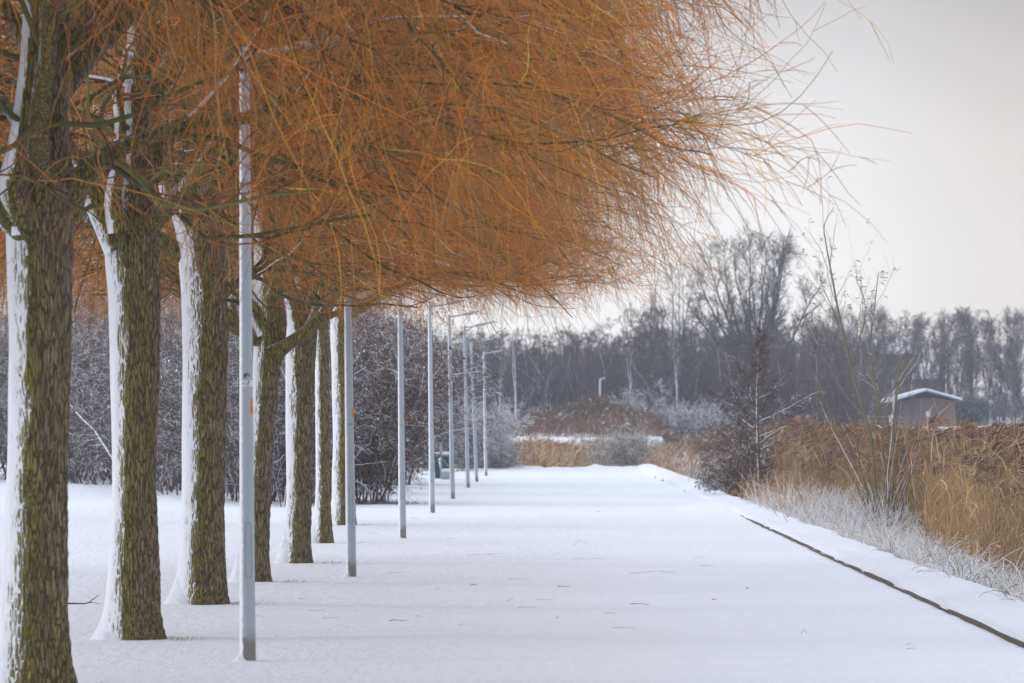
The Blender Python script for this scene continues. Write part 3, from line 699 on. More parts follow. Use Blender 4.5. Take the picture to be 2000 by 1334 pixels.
# bushes beside the reedy mound
for k, (px, D, H, sp, ld, lab) in enumerate([(1258, 240, 2.5, 2.2, .52, 'white-topped bush on the right shoulder of the reedy mound'), (1305, 250, 2.2, 2.4, .46, 'grey-blue frosted bush right of the reedy mound'),
        (1352, 252, 2.4, 2.2, .50, 'frosted bush above the little white frame'), (1112, 236, 1.0, 1.5, .52, 'low pale frosted bush on the left shoulder of the reedy mound'), (1395, 256, 2.2, 2.4, .46, 'frosted grey bush half hidden behind the small alder')]):
    make_shrub('frosty_bush', lab, None, at(px, D), np.random.RandomState(30 + k), H=H, spread=sp, ns=20, nb=10, nc=8, nt=3, col=(.10, .09, .085), load=ld, lean=.8, tr=.010, up=.04, curve=-.08)

# ------------------------------------------------------------------ alder, sapling and snowy shrub by the quay
def make_alder():
    rng = np.random.RandomState(51); loc = at(1484, 103); t = thing('alder_tree', 'small conical alder with dark cones and snow on its stem, right of the kerb', 'tree', loc)
    tr = np.array([[0, 0, -.1], [.0, 0, .5], [-.02, 0, 1.2], [-.05, .02, 2.0], [-.06, 0, 2.9], [-.03, 0, 3.6], [.0, 0, 4.35]]); rd = np.array([.062, .052, .045, .036, .024, .013, .005])
    g = Geo(); bark_tube(g, tr, rd, 32, 160, 5, amp=.008, snow=1.0, moss=0); g.build('trunk', M_BARK, t)
    q = catmull(np.column_stack([tr, rd]), 30); A = q[None, :, :3]; RA = q[None, :, 3]
    g = Geo(); n = 70; tt = .13 + .84 * np.linspace(0, 1, n) ** 2.3; i = (tt * 29).astype(int); p = A[0, i]; a = np.arange(n) * 2.4 + rng.randn(n) * .4
    el = .25 + .6 * tt; d = np.stack([np.cos(a), np.sin(a), el], -1); z = p[:, 2]
    L = np.where(z < .6, 1.2 + z, np.interp(z, [.6, 1.3, 2.0, 2.6, 3.2, 4.2], [1.4, 1.85, 1.65, 1.1, .35, .10])) * rng.uniform(.7, 1.15, n)
    B = grow(rng, p, d, L, 8, .30, .03); RB = taper(np.minimum(RA[0, i] * .45, .016), 8, .3); g.tubes(B, RB, 5, vary(rng, (.085, .06, .055), n, .2, .08, .42, .12))
    p, d, r, _ = spawn(rng, B, RB, 11, .15, 1, .75, .25); n = len(p); C = grow(rng, p, d, rng.uniform(.2, .55, n) * np.interp(p[:, 2], [0, 2.2, 2.8, 3.4, 4.3], [1, .95, .6, .25, .15]), 5, .4, .05); RC = taper(np.minimum(r * .6, .006), 5, .5); g.tubes(C, RC, 4, vary(rng, (.115, .074, .058), n, .25, .08, .26, .12))
    p, d, r, _ = spawn(rng, C, RC, 7, .1, 1, .7, .3); n = len(p); T = grow(rng, p, d, rng.uniform(.08, .3, n), 3, .35, .05); g.tubes(T, taper(np.full(n, .0036), 3, .6), 3, vary(rng, (.125, .076, .060), n, .3, .1, .2, .12)); g.build('crown', M_TWIG, t)
    ok = np.where(p[:, 2] < 2.9)[0]; m = 6000; i = ok[rng.randint(0, len(ok), m)]; q = T[i, -1] + rng.randn(m, 3) * .015; dd = nrm(rng.randn(m, 3) * .6 + np.array([0, 0, -1])); Lf = rng.uniform(.025, .06, m)
    g = Geo(); g.tubes(np.stack([q, q + dd * (Lf * .5)[:, None], q + dd * Lf[:, None]], 1), np.stack([Lf * .08, Lf * .22, Lf * .06], 1), 4, vary(rng, (.10, .060, .046), m, .25, .1, .18, .12)); g.build('cones', M_TWIG, t)
make_alder()
make_shrub('snowy_shrub', 'low white snow-covered shrub leaning over the kerb left of the alder', None, at(1452, 110), np.random.RandomState(53), H=1.3, spread=1.1, ns=18, nb=8, nc=7, nt=4, col=(.12, .09, .08), load=.58, lean=.55, tr=.0055, up=.04, curve=-.06, bl=.7)
make_shrub('brown_shrub', 'brown twiggy shrub in the reeds just right of the alder', None, at(1545, 108), np.random.RandomState(54), H=2.6, spread=1.6, ns=16, nb=10, nc=8, nt=4, col=(.11, .075, .06), load=.36, lean=.6, tr=.005, leaf=1800, leafcol=(.10, .06, .045))

def make_sapling():
    rng = np.random.RandomState(61); D = 78.0; loc = at(1716, D); b = np.array(loc)
    t = thing('willow_sapling', 'tall thin young willow with pale stems rising above the reeds and the far trees', 'tree', loc)
    def path(pts): return np.array([P(x, y, D + dy) - b for x, y, dy in pts])
    k = D / F / 2 * .78
    ST = [([(1730, 1050, 0), (1712, 980, 0), (1706, 900, 0), (1692, 820, 0), (1668, 740, .05), (1652, 670, .1), (1636, 600, .1), (1625, 540, .1), (1614, 480, .1), (1610, 440, .1), (1628, 405, .1)], (11, 9.5, 9, 8.5, 7.5, 6.5, 5.5, 4.5, 3.5, 2.4, 1.2)),
          ([(1738, 1048, .1), (1730, 960, .2), (1724, 880, .2), (1718, 800, .3), (1706, 740, .3), (1700, 680, .3), (1708, 600, .3), (1716, 530, .3)], (9, 7.5, 6.5, 5.5, 5, 4, 3, 1.4)),
          ([(1700, 850, 0), (1715, 800, -.1), (1740, 765, -.2), (1760, 730, -.2), (1775, 700, -.2)], (5, 4.2, 3.4, 2.4, 1.2)),
          ([(1735, 1045, -.1), (1745, 940, -.2), (1745, 840, -.3), (1752, 760, -.3), (1760, 700, -.3)], (7, 6, 5, 3.6, 1.5)),
          ([(1655, 690, .1), (1640, 640, .3), (1620, 590, .4), (1600, 545, .5)], (4, 3, 2.2, 1.2)),
          ([(1662, 720, .1), (1680, 660, -.1), (1690, 600, -.2), (1672, 545, -.2)], (4, 3, 2, 1.2)),
          ([(1690, 815, 0), (1650, 770, .2), (1610, 700, .3), (1590, 640, .3)], (4.5, 3.4, 2.2, 1)),
          ([(1700, 900, 0), (1650, 860, -.2), (1600, 800, -.3), (1595, 740, -.3)], (4.5, 3.4, 2.2, 1))]
    A = []; RA = []
    for i, (pts, w) in enumerate(ST):
        g = Geo(); q = catmull(np.column_stack([path(pts), np.array(w) * k]), 40); A.append(q[:, :3]); RA.append(q[:, 3])
        load = .34; g.tubes(q[None, :, :3], q[None, :, 3], 10, np.array([[.20, .17, .115, load]])); g.build('stem', M_TWIG, t)
    A = np.stack(A); RA = np.stack(RA); g = Geo()
    # thin basal shoots
    n = 46; a = rng.rand(n) * 6.28; p = np.stack([np.cos(a) * .22 * rng.rand(n), np.sin(a) * .2 * rng.rand(n), np.full(n, -.05)], -1); p[:, 0] += .12
    d = np.stack([np.cos(a) * .3 - .05, np.sin(a) * .3, np.ones(n)], -1); S_ = grow(rng, p, d, rng.uniform(1.0, 3.4, n), 9, .16, .03); RS = taper(rng.uniform(.005, .011, n), 9, .3)
    g.tubes(S_, RS, 5, vary(rng, (.17, .13, .085), n, .25, .1, .36, .12))
    p, d, r, _ = spawn(rng, A, RA, 9, .25, 1, .55, .2); n = len(p); d = nrm(d + np.array([0, 0, .35])); B = grow(rng, p, d, rng.uniform(.4, 1.25, n), 7, .25, .08); RB = taper(np.minimum(r * .5, .006), 7, .4); g.tubes(B, RB, 4, vary(rng, (.20, .17, .11), n, .2, .08, .30, .1))
    P2 = np.concatenate([B, S_[:, ::1][:, :8]]); R2 = np.concatenate([RB, RS[:, :8]])
    p, d, r, _ = spawn(rng, P2, R2, 4, .3, 1, .5, .2); n = len(p); C = grow(rng, p, d, rng.uniform(.15, .5, n), 4, .25, .06); g.tubes(C, taper(np.minimum(r * .6, .003), 4, .5), 3, vary(rng, (.20, .165, .09), n, .25, .1, .22, .1))
    g.build('twigs', M_TWIG, t)
    # a few withered leaves at the tips
    tips = np.concatenate([A[:, -1], A[:, -2], B[rng.rand(len(B)) < .5][:, -1], C[rng.rand(len(C)) < .35][:, -1]]); m = len(tips) * 3; q = np.repeat(tips, 3, 0) + rng.randn(m, 3) * .025
    dd = nrm(rng.randn(m, 3) * .5 + np.array([.9, 0, .1])); Lf = rng.uniform(.04, .11, m); g = Geo()
    g.ribbons(np.stack([q, q + dd * (Lf * .5)[:, None], q + dd * Lf[:, None] + np.array([0, 0, -.015])], 1), np.stack([Lf * .06, Lf * .2, Lf * .03], 1), vary(rng, (.24, .20, .10), m, .25, .1, .1, .1)); g.build('withered_leaves', M_TWIG, t)
make_sapling()

# ------------------------------------------------------------------ reeds and frosted grass
def reeds(name, label, xy, rng, H=(1.7, 2.4), col=(.36, .20, .085), plume=(.17, .095, .055), pl=.5, wind=.22, stem=.0032, leafn=3, leafw=.014, load=0., plL=(.16, .30), leafL=(.35, .75)):
    n = len(xy); z = ground_z(xy[:, 0], xy[:, 1]) - .03; p = np.column_stack([xy, np.minimum(z, 9)])
    h = rng.uniform(H[0], H[1], n) * (1 + .13 * vnoise(np.column_stack([xy * np.array([.8, .22]), np.zeros(n)]), 6)); d = np.column_stack([wind * .25 + .10 * rng.randn(n), .10 * rng.randn(n), np.ones(n)])
    A = grow(rng, p, d, h, 5, .07, -.0); A[..., 0] += wind * .30 * (np.linspace(0, 1, 6) ** 2)[None] * h[:, None] * .5
    g = Geo(); tone = np.exp(.30 * vnoise(np.column_stack([xy * np.array([.9, .25]), np.zeros(n)]), 5))[:, None]
    c = vary(rng, col, n, .22, .08, load, .1); c[:, :3] *= tone
    g.tubes(A, taper(np.full(n, stem), 5, .6), 3, c)
    q, dd, r, idx = spawn(rng, A, taper(np.full(n, stem), 5, .6), leafn, .1, .92, .45, .2); m = len(q); dd = nrm(dd + np.array([wind * 1.4, 0, .2]))
    Lf = grow(rng, q, dd, rng.uniform(*leafL, m), 4, .25, rng.uniform(-.7, -.1, m)); cl = vary(rng, np.array(col) * 1.08, m, .25, .1, load, .12); cl[:, :3] *= tone[idx]
    g.ribbons(Lf, leafw * np.array([.5, 1, .8, .5, .12])[None] * rng.uniform(.6, 1.2, (m, 1)), cl, side=nrm(rng.randn(m, 1, 3) + np.array([0, 1.2, 0])))
    k = rng.rand(n) < pl; tip = A[k][:, -1]; m = len(tip)
    if m:
        nb = 9; q = np.repeat(tip, nb, 0) - np.array([0, 0, 1.]) * (rng.rand(m * nb) * .12)[:, None]
        dd = nrm(np.column_stack([np.full(m * nb, .55 + wind), np.zeros(m * nb), np.full(m * nb, .9)]) + rng.randn(m * nb, 3) * .28)
        B = grow(rng, q, dd, rng.uniform(*plL, m * nb), 3, .1, -.75); cp = np.repeat(vary(rng, plume, m, .25, .08, load, .16), nb, 0)
        g.ribbons(B, np.array([.4, 1, .8, .1])[None] * .020 * rng.uniform(.6, 1.2, (m * nb, 1)), cp, side=nrm(rng.randn(m * nb, 1, 3)))
    o = g.build(name, M_REED); tag(o, label, 'reeds', None, 'stuff'); return o
rng = np.random.RandomState(88)
def scatter(n, y0, y1, f0, f1, rng, pw=1.0):
    out = []
    while len(out) < n:
        y = y0 + (y1 - y0) * rng.rand(n); a, b = f0(y), f1(y); wmax = np.max(b - a); x = a + wmax * rng.rand(n) ; k = (x < b) & (b > a); out += list(zip(x[k], y[k]))
    return np.array(out[:n])
edge = lambda y: .009 * y + 5.5 + .4 * vnoise(np.column_stack([y * .25, y * 0, y * 0]), 2) + 1.1 * np.exp(-((y - 74) / 9) ** 2)
xy = scatter(21000, 36, 104, edge, lambda y: .122 * y + 1.6, rng)
reeds('reed_bed', 'tall golden brown reed bed with dark plumes filling the right edge beyond the kerb', xy, rng, H=(1.30, 2.10), col=(.45, .30, .155), plume=(.24, .155, .11), pl=.5)
xy = scatter(8500, 104, 140, lambda y: .009 * y + 5.3, lambda y: .122 * y + 1.0, rng)
reeds('reed_bed', 'red-brown reeds behind the alder and the sapling', xy, rng, H=(1.3, 1.95), col=(.34, .22, .135), plume=(.17, .105, .08), pl=.7, stem=.005, leafw=.022)
xy = scatter(1500, 140, 176, lambda y: .009 * y + 5.6, lambda y: .009 * y + 11, rng)
reeds('reed_bed', 'thin pale reeds standing in grey water right of the far kerb end', xy, rng, H=(.9, 1.9), col=(.33, .235, .15), plume=(.17, .11, .075), pl=.6, stem=.005, leafn=2, leafw=.02)
xy = np.concatenate([scatter(7500, 184, 198.5, lambda y: y * 0 - 4.5, lambda y: y * 0 + 5.6, rng), np.column_stack([5.4 + np.abs(rng.randn(420)) * 1.3, rng.uniform(184, 198, 420)])])
reeds('reed_bed', 'pale tan reeds in the ditch beyond the end of the path', xy, rng, H=(.55, 1.72), col=(.50, .34, .20), plume=(.30, .19, .12), pl=.4, stem=.0065, leafw=.030, wind=.15)
xy = scatter(1500, 206, 222, lambda y: y * 0 - 4, lambda y: y * 0 + 7.5, rng)
reeds('reed_bed', 'thin brown reed fringe along the far snowy bank', xy, rng, H=(.35, .85), col=(.20, .12, .08), plume=(.14, .09, .065), pl=.6, stem=.007, leafn=1, leafw=.02, load=.15)
t_ = rng.randn(5200, 2) * np.array([2.5, 4.2]) + np.array([5.0, 240]); t_ = t_[np.abs(t_[:, 0] - 5) < 3.9]
reeds('reed_bed', 'brown reeds and grass covering the mound below the far wood', t_, rng, H=(.55, 1.0), col=(.155, .095, .055), plume=(.12, .075, .05), pl=.5, stem=.008, leafw=.035, load=.12)
xy = scatter(700, 218, 236, lambda y: y * 0 + 7.0, lambda y: y * 0 + 11.5, rng)
reeds('reed_bed', 'scattered dark reeds on the snow slope left of the alder', xy, rng, H=(.5, 1.2), col=(.24, .16, .11), plume=(.15, .10, .07), pl=.8, stem=.006, leafn=1, leafw=.02, load=.1)

def grasses(name, label, xy, rng, L=(.18, .55), col=(.42, .33, .22), load=.55, w=.008, arch=(-.6, -.05), K=5, spread=.6):
    n = len(xy); z = ground_z(xy[:, 0], xy[:, 1]) - .02; p = np.column_stack([xy, z]); d = np.column_stack([rng.randn(n) * spread + .1, rng.randn(n) * spread, np.ones(n)])
    A = grow(rng, p, d, rng.uniform(*L, n), K, .25, rng.uniform(*arch, n)); g = Geo()
    g.tubes(A, taper(np.full(n, w * .5) * rng.uniform(.6, 1.3, n), K, .35), 4, vary(rng, col, n, .25, .1, load, .2)); o = g.build(name, M_REED); return tag(o, label, 'grass', None, 'stuff')
lo = lambda y: .009 * y + 4.42 + .12 * vnoise(np.column_stack([y * .9, y * 0, y * 0]), 4)
def band(n, y0, y1, wmax, seed):
    y = y0 + (y1 - y0) * rng.rand(n); w = rng.rand(n) ** 1.0; return np.column_stack([lo(y) + wmax(y) * w, y])
cl = vnoise
xy = band(12000, 33, 96, lambda y: 1.25 + .8 * sstep(60, 72, y) * sstep(92, 80, y), 1); k = vnoise(np.column_stack([xy * np.array([1.3, .7]), np.zeros(len(xy))]), 14) > -.1
grasses('frosted_grass', 'white frosted grass and weeds along the foot of the reeds beside the kerb', xy[k], rng, load=.80)
xy = band(2600, 33, 58, lambda y: y * 0 + 1.5, 2); k = vnoise(np.column_stack([xy * np.array([1.5, .8]), np.zeros(len(xy))]), 15) > -.1
grasses('frosted_sedge', 'thick bent frosted sedge blades at the lower right edge of the photo', xy[k], rng, L=(.3, .75), col=(.26, .27, .15), load=.82, w=.016, arch=(-1.0, -.2), spread=.8)
xy = np.column_stack([2 * 0 + rng.randn(2600) * .55 + 6.3, rng.randn(2600) * 4.5 + 82])
grasses('frosted_weeds', 'tall arching frosted weeds in front of the young willow', xy, rng, L=(.5, 1.05), col=(.30, .24, .16), load=.70, w=.009, arch=(-.7, 0), spread=.35)
xy = scatter(3800, 80, 125, lambda y: .009 * y + 4.5, lambda y: .009 * y + 7.4, rng)
grasses('dry_grass', 'golden dry grass tufts around the foot of the alder', xy, rng, L=(.4, .95), col=(.50, .31, .13), load=.20, w=.010, arch=(-.3, 0), spread=.3)
# short grass showing on the lee side of each willow foot
pts = []
for s in WIL:
    D = s['D']; bx = P(s['cx'], HZ, D)[0]; n = 130; pts.append(np.column_stack([bx + .30 + np.abs(rng.randn(n)) * .16, D + rng.randn(n) * .14 - .08]))
grasses('grass_tufts', 'sparse short grass showing through the snow beside the willow feet', np.concatenate(pts), rng, L=(.02, .055), col=(.22, .20, .10), load=.30, w=.005, arch=(-.3, .1), spread=.7)
xy = np.column_stack([-3.6 + rng.randn(1500) * 1.0 + .009 * 60, rng.uniform(96, 100, 1500)])
grasses('litter_grass', 'dark leaf litter and dry stalks under the shrub clump', np.column_stack([(725 - 1000) * 95.5 / F + rng.randn(700) * .45, 95.3 + rng.randn(700) * .6]), rng, L=(.05, .22), col=(.13, .09, .06), load=.25, w=.01, spread=.9)

# ------------------------------------------------------------------ far wood
def far_tree(name, label, group, rng, H=8.5, ns=5, fan=.20, low=.12, col=(.10, .085, .085), trunkcol=(.12, .105, .10), r=.10, nb=16, nc=8, nt=6, wr=1.3, load=.1, tr=.010, up=.07, droop=-.02, st=.05):
    t = thing(name, label, 'tree', (0, 0, -60), 0, group); g = Geo()
    a = np.arange(ns) * 2.4 + rng.rand(); p = np.zeros((ns, 3)); p[:, 2] = H * low * rng.uniform(.3, 1.3, ns)
    f = fan * rng.uniform(.35, 1.15, ns); d = np.stack([np.cos(a) * f, np.sin(a) * f, np.ones(ns)], -1)
    A = grow(rng, p, d, (H - p[:, 2]) * rng.uniform(.74, .98, ns) / np.sqrt(1 + f * f), 12, .16, st); RA = taper(np.full(ns, r * .55), 12, .10)
    A[0, :, :2] *= .3
    g.tubes(np.array([[[0, 0, -.3], [0, 0, H * low * .6], [0, 0, H * low * 1.6]]]), np.array([[r * 1.2, r, r * .5]]), 10, np.array([[*trunkcol, load]])); g.tubes(A, RA, 7, vary(rng, trunkcol, ns, .1, .05, load))
    g.build('trunk', M_TWIG, t); g = Geo()
    p, d, r_, _ = spawn(rng, A, RA, nb, .10, .97, .60, .2); n = len(p); d = nrm(d + np.array([0, 0, .25]))
    zt = np.clip(p[:, 2] / H, 0, 1); L = np.interp(zt, [0, .35, .65, 1], [.8, 1.15, .85, .35]) * wr * rng.uniform(.6, 1.25, n)
    B = grow(rng, p, d, L, 7, .28, up); RB = taper(np.minimum(r_ * .5, .03), 7, .25); g.tubes(B, RB, 4, vary(rng, col, n, .15, .06, load))
    p, d, r_, _ = spawn(rng, B, RB, nc, .1, 1, .6, .25); n = len(p); C = grow(rng, p, d, rng.uniform(.3, .8, n) * wr * .55, 5, .28, up * .7); RC = taper(np.minimum(r_ * .6, tr * 1.3), 5, .45); g.tubes(C, RC, 3, vary(rng, col, n, .2, .06, load))
    p, d, r_, _ = spawn(rng, C, RC, nt, .1, 1, .5, .2); n = len(p); T = grow(rng, p, d, rng.uniform(.25, .7, n) * wr * .38, 3, .25, droop); g.tubes(T, taper(np.full(n, tr * .75), 3, .5), 3, vary(rng, np.array(col) * 1.05, n, .2, .08, load))
    g.build('crown', M_TWIG, t); return t
FG = 'bare trees of the far wood'
FL = 'bare grey-violet tree inside the dense far wood behind the reeds'
FP = [far_tree('bare_tree', FL, FG, np.random.RandomState(400 + k), ns=n_, fan=f, col=c, nb=16, nc=8, nt=6, wr=1.25, tr=.012, trunkcol=(.11, .095, .09)) for k, (n_, f, c) in enumerate([(5, .22, (.088, .064, .072)), (4, .16, (.10, .078, .082)), (6, .28, (.092, .066, .068)), (5, .12, (.098, .076, .078))])]
rng = np.random.RandomState(91); cnt = 0
def put(i, px, D, top, wsc=1.0, proto=None):
    x, y, z = at(px, D); h = (EYE + (HZ - top) * D / F) - z; s = h / 8.5
    o = FP[i % 4] if proto is None else proto
    global cnt
    sc = (s * wsc, s * wsc, s)
    if proto is None and cnt < 4 and i == cnt:
        o.location = (x, y, z); o.scale = sc; o.rotation_euler = (0, 0, rng.rand() * 6.28)
    else: copy_tree(o, (x, y, z), rng.rand() * 6.28, sc)
    cnt += 1
skyline = lambda px: np.interp(px, [640, 800, 880, 960, 1020, 1060, 1120, 1180, 1240, 1300, 1340, 1390, 1560, 1600, 1650], [560, 590, 640, 605, 600, 625, 625, 610, 585, 575, 590, 590, 600, 575, 590])
i = 0
for row, (D0, dl) in enumerate([(268, 55), (288, 28), (312, 8), (338, 0), (300, 40)]):
    for px in np.arange(650 + row * 7, 1665, 38 if row < 3 else 44):
        pj = px + rng.uniform(-16, 16); put(i, pj, D0 + rng.uniform(-6, 6), skyline(pj) + rng.uniform(0, 45) + dl, 1.05); i += 1
# screen of trees to the right of the hut, open to the sky
RG = 'open row of bare trees behind the brick hut'
RL = 'bare tree in the open row behind the brick hut, sky showing between its branches'
RP = [far_tree('bare_tree', RL, RG, np.random.RandomState(450 + k), ns=5, fan=.17, col=(.11, .09, .09), r=.075, nb=22, nc=9, nt=6, wr=1.25, tr=.0095, trunkcol=(.10, .09, .085)) for k in range(2)]
first = set()
def put2(k, px, D, top, w):
    x, y, z = at(px, D); s = ((EYE + (HZ - top) * D / F) - z) / 8.5
    if k not in first: first.add(k); o = RP[k]; o.location = (x, y, z); o.scale = (s*w, s*w, s)
    else: copy_tree(RP[k], (x, y, z), rng.rand() * 6.28, (s*w, s*w, s))
for k, (px, top, D) in enumerate([(1668, 575, 345), (1712, 570, 352), (1690, 640, 335), (1745, 620, 340), (1775, 585, 350), (1805, 588, 355), (1845, 590, 345), (1872, 575, 350), (1900, 580, 347), (1930, 600, 356), (1965, 578, 345), (1992, 575, 352), (2030, 580, 345), (1830, 640, 360), (1890, 650, 362), (1950, 650, 362), (1720, 660, 362), (1985, 660, 365), (1760, 690, 366), (1650, 640, 330), (1630, 600, 336), (2060, 600, 350)]):
    put2(k % 2, px, D, top, rng.uniform(.85, 1.1))
# single trees that stand out
def place(t, px, D, top, w=1.0, H=8.5):
    x, y, z = at(px, D); s = ((EYE + (HZ - top) * D / F) - z) / H; t.location = (x, y, z); t.scale = (s*w, s*w, s)
t = far_tree('tall_tree', 'tallest rounded bare tree rising above the far wood against the sky', None, np.random.RandomState(471), ns=15, fan=.46, low=.16, col=(.12, .11, .113), r=.14, nb=18, nc=9, nt=6, wr=1.15, tr=.0075, trunkcol=(.11, .10, .098), up=.10, st=.012); place(t, 1474, 292, 408, 1.0)
t = far_tree('poplar_tree', 'slender grey poplar left of the tallest tree, half behind orange willow twigs', None, np.random.RandomState(472), ns=5, fan=.14, col=(.12, .11, .11), r=.10, nb=18, nc=7, nt=4, wr=.8, tr=.007, up=.12); place(t, 1328, 296, 478, .9)
t = far_tree('poplar_tree', 'thin poplar rising from the wood further left, below the willow canopy', None, np.random.RandomState(473), ns=4, fan=.16, col=(.12, .11, .11), r=.10, nb=18, nc=7, nt=4, wr=.8, tr=.007, up=.12); place(t, 1270, 300, 505, .9)
t = far_tree('poplar_tree', 'fuzzy brownish poplar crown over the sapling, left of the roofs', None, np.random.RandomState(474), ns=6, fan=.12, col=(.12, .095, .09), r=.10, nb=22, nc=9, nt=6, wr=.8, tr=.008, up=.14); place(t, 1690, 350, 570, .9)
for k, (px, top, D, lab) in enumerate([(1007, 640, 262, 'white-stemmed birch at the left of the far wood'), (976, 690, 258, 'thin grey birch stem just right of the farthest lamp post'), (1232, 655, 262, 'pale forked birch above the reedy mound'), (1322, 640, 264, 'slim pale birch left of the alder')]):
    t = far_tree('birch_tree', lab, None, np.random.RandomState(480 + k), ns=2, fan=.05, low=.3, col=(.14, .12, .12), r=.10, nb=18, nc=6, nt=3, wr=.9, tr=.008, trunkcol=(.52, .53, .54), load=.3); place(t, px, D, top, .9)
# undergrowth of the wood: one mass
n = 26000; px = rng.uniform(860, 1680, n); Dd = rng.uniform(264, 330, n); x = (px - 1000) * Dd / F; p = np.column_stack([x, Dd, ground_z(x, Dd)])
A = grow(rng, p, np.column_stack([rng.randn(n) * .25, rng.randn(n) * .25, np.ones(n)]), rng.uniform(1.0, 6.0, n), 5, .3, .02); g = Geo()
g.tubes(A, taper(rng.uniform(.012, .028, n), 5, .3), 3, vary(rng, (.085, .068, .07), n, .25, .08, .12, .14)); tag(g.build('wood_undergrowth', M_TWIG), 'dense violet-grey undergrowth filling the foot of the far wood', 'undergrowth', None, 'stuff')
n = 5000; px = rng.uniform(1600, 2060, n); Dd = rng.uniform(336, 366, n); x = (px - 1000) * Dd / F; p = np.column_stack([x, Dd, ground_z(x, Dd)])
A = grow(rng, p, np.column_stack([rng.randn(n) * .25, rng.randn(n) * .25, np.ones(n)]), rng.uniform(.8, 3.2, n), 5, .3, .02); g = Geo()
g.tubes(A, taper(rng.uniform(.012, .026, n), 5, .3), 3, vary(rng, (.085, .075, .075), n, .25, .08, .14, .14)); tag(g.build('scrub_undergrowth', M_TWIG), 'grey scrub behind the hut and the pale fence', 'undergrowth', None, 'stuff')

# ------------------------------------------------------------------ hut, houses, fence, far furniture
def mat_brick():
    m, nt, b = newmat('brown_brick'); tc = nt.nodes.new('ShaderNodeTexCoord'); mp = N(nt, 'ShaderNodeMapping'); mp.inputs['Rotation'].default_value = (R(90), 0, 0); nt.links.new(tc.outputs['Object'], mp.inputs['Vector'])
    br = N(nt, 'ShaderNodeTexBrick', Scale=1.0); br.inputs['Brick Width'].default_value = .22; br.inputs['Row Height'].default_value = .075; br.inputs['Mortar Size'].default_value = .01
    br.inputs['Color1'].default_value = (.26, .125, .085, 1); br.inputs['Color2'].default_value = (.18, .09, .065, 1); br.inputs['Mortar'].default_value = (.2, .18, .165, 1); nt.links.new(mp.outputs[0], br.inputs['Vector'])
    v, g = pos(nt); c = mix(nt, math_(nt, 'MULTIPLY', noise(nt, 1.2, v), .45), br.outputs['Color'], (.10, .085, .08)); nt.links.new(c, b.inputs['Base Color']); b.inputs['Roughness'].default_value = .9; return m
M_BRICK = mat_brick(); M_WOODDARK = mat_plain('dark_grey_wood', (.10, .105, .115), .8); M_FASCIA = mat_plain('grey_fascia', (.26, .31, .36), .6); M_PALE = mat_plain('pale_grey_wood', (.40, .43, .47), .8, .15); M_BIN = mat_plain('dark_green_plastic', (.008, .062, .048), .45, .15)
def prism(poly, y0, y1):  # poly in x,z
    g = Geo(); n = len(poly); V = np.array([[(x, y0, z) for x, z in poly], [(x, y1, z) for x, z in poly]]); g.grid(V, (1,1,1,0), closed=True)
    c = np.array(poly).mean(0)
    for y in (y0, y1):
        W = np.array([[(c[0], y, c[1])] * n, [(x, y, z) for x, z in poly]]); g.grid(W, (1,1,1,0), closed=True)
    return g
def hut():
    D = 320.0; k = D / F; b = P(1812, 836, D); b[2] = gz(b[0], b[1]) - .05; t = thing('brick_hut', 'small brown brick hut with a snowy low gable roof behind the reeds', 'hut', b)
    def q(px, py): p = P(px, py, D) - b; return (p[0], p[2])
    w = prism([q(1766, 842), q(1866, 842), q(1866, 786), q(1812, 766), q(1766, 781)], 0, 4.5); w.build('wall', M_BRICK, t, False)
    r = prism([q(1733, 787), q(1806, 764.5), q(1877, 783), q(1877, 780), q(1806, 761), q(1733, 783)], -.7, 5); rf = r.build('roof', M_FASCIA, t, False)
    s = prism([q(1731, 785), q(1734, 779), q(1804, 759.5), q(1806, 761), q(1806, 763), q(1733, 786)], -.74, 5.05)
    s.build('roof_snow', M_SNOW, rf)
    s = prism([q(1806.4, 761), q(1808, 758.5), q(1874, 776.5), q(1879, 780), q(1877, 781)], -.74, 5.05); s.build('roof_snow', M_SNOW, rf)
    for x0, x1 in ((1795, 1799), (1826, 1832)):
        g = Geo(); a = q(x0, 838); c_ = q(x1, 786 if x0 > 1800 else 792); g.box((a[0], -.05, a[1]), (c_[0], -.002, c_[1])); g.build('wall_post', M_WOODDARK, t, False)
    a = q(1772, 838); c_ = q(1788, 786); g = Geo(); g.box((a[0], -.03, a[1]), (c_[0], -.003, c_[1])); g.build('door', M_WOODDARK, t, False)
    a = q(1808.5, 814); c_ = q(1816.5, 803.5); g = Geo(); g.box((a[0], -.04, a[1]), (c_[0], -.004, c_[1])); g.build('wall_sign', M_WHITE, t, False)
hut()
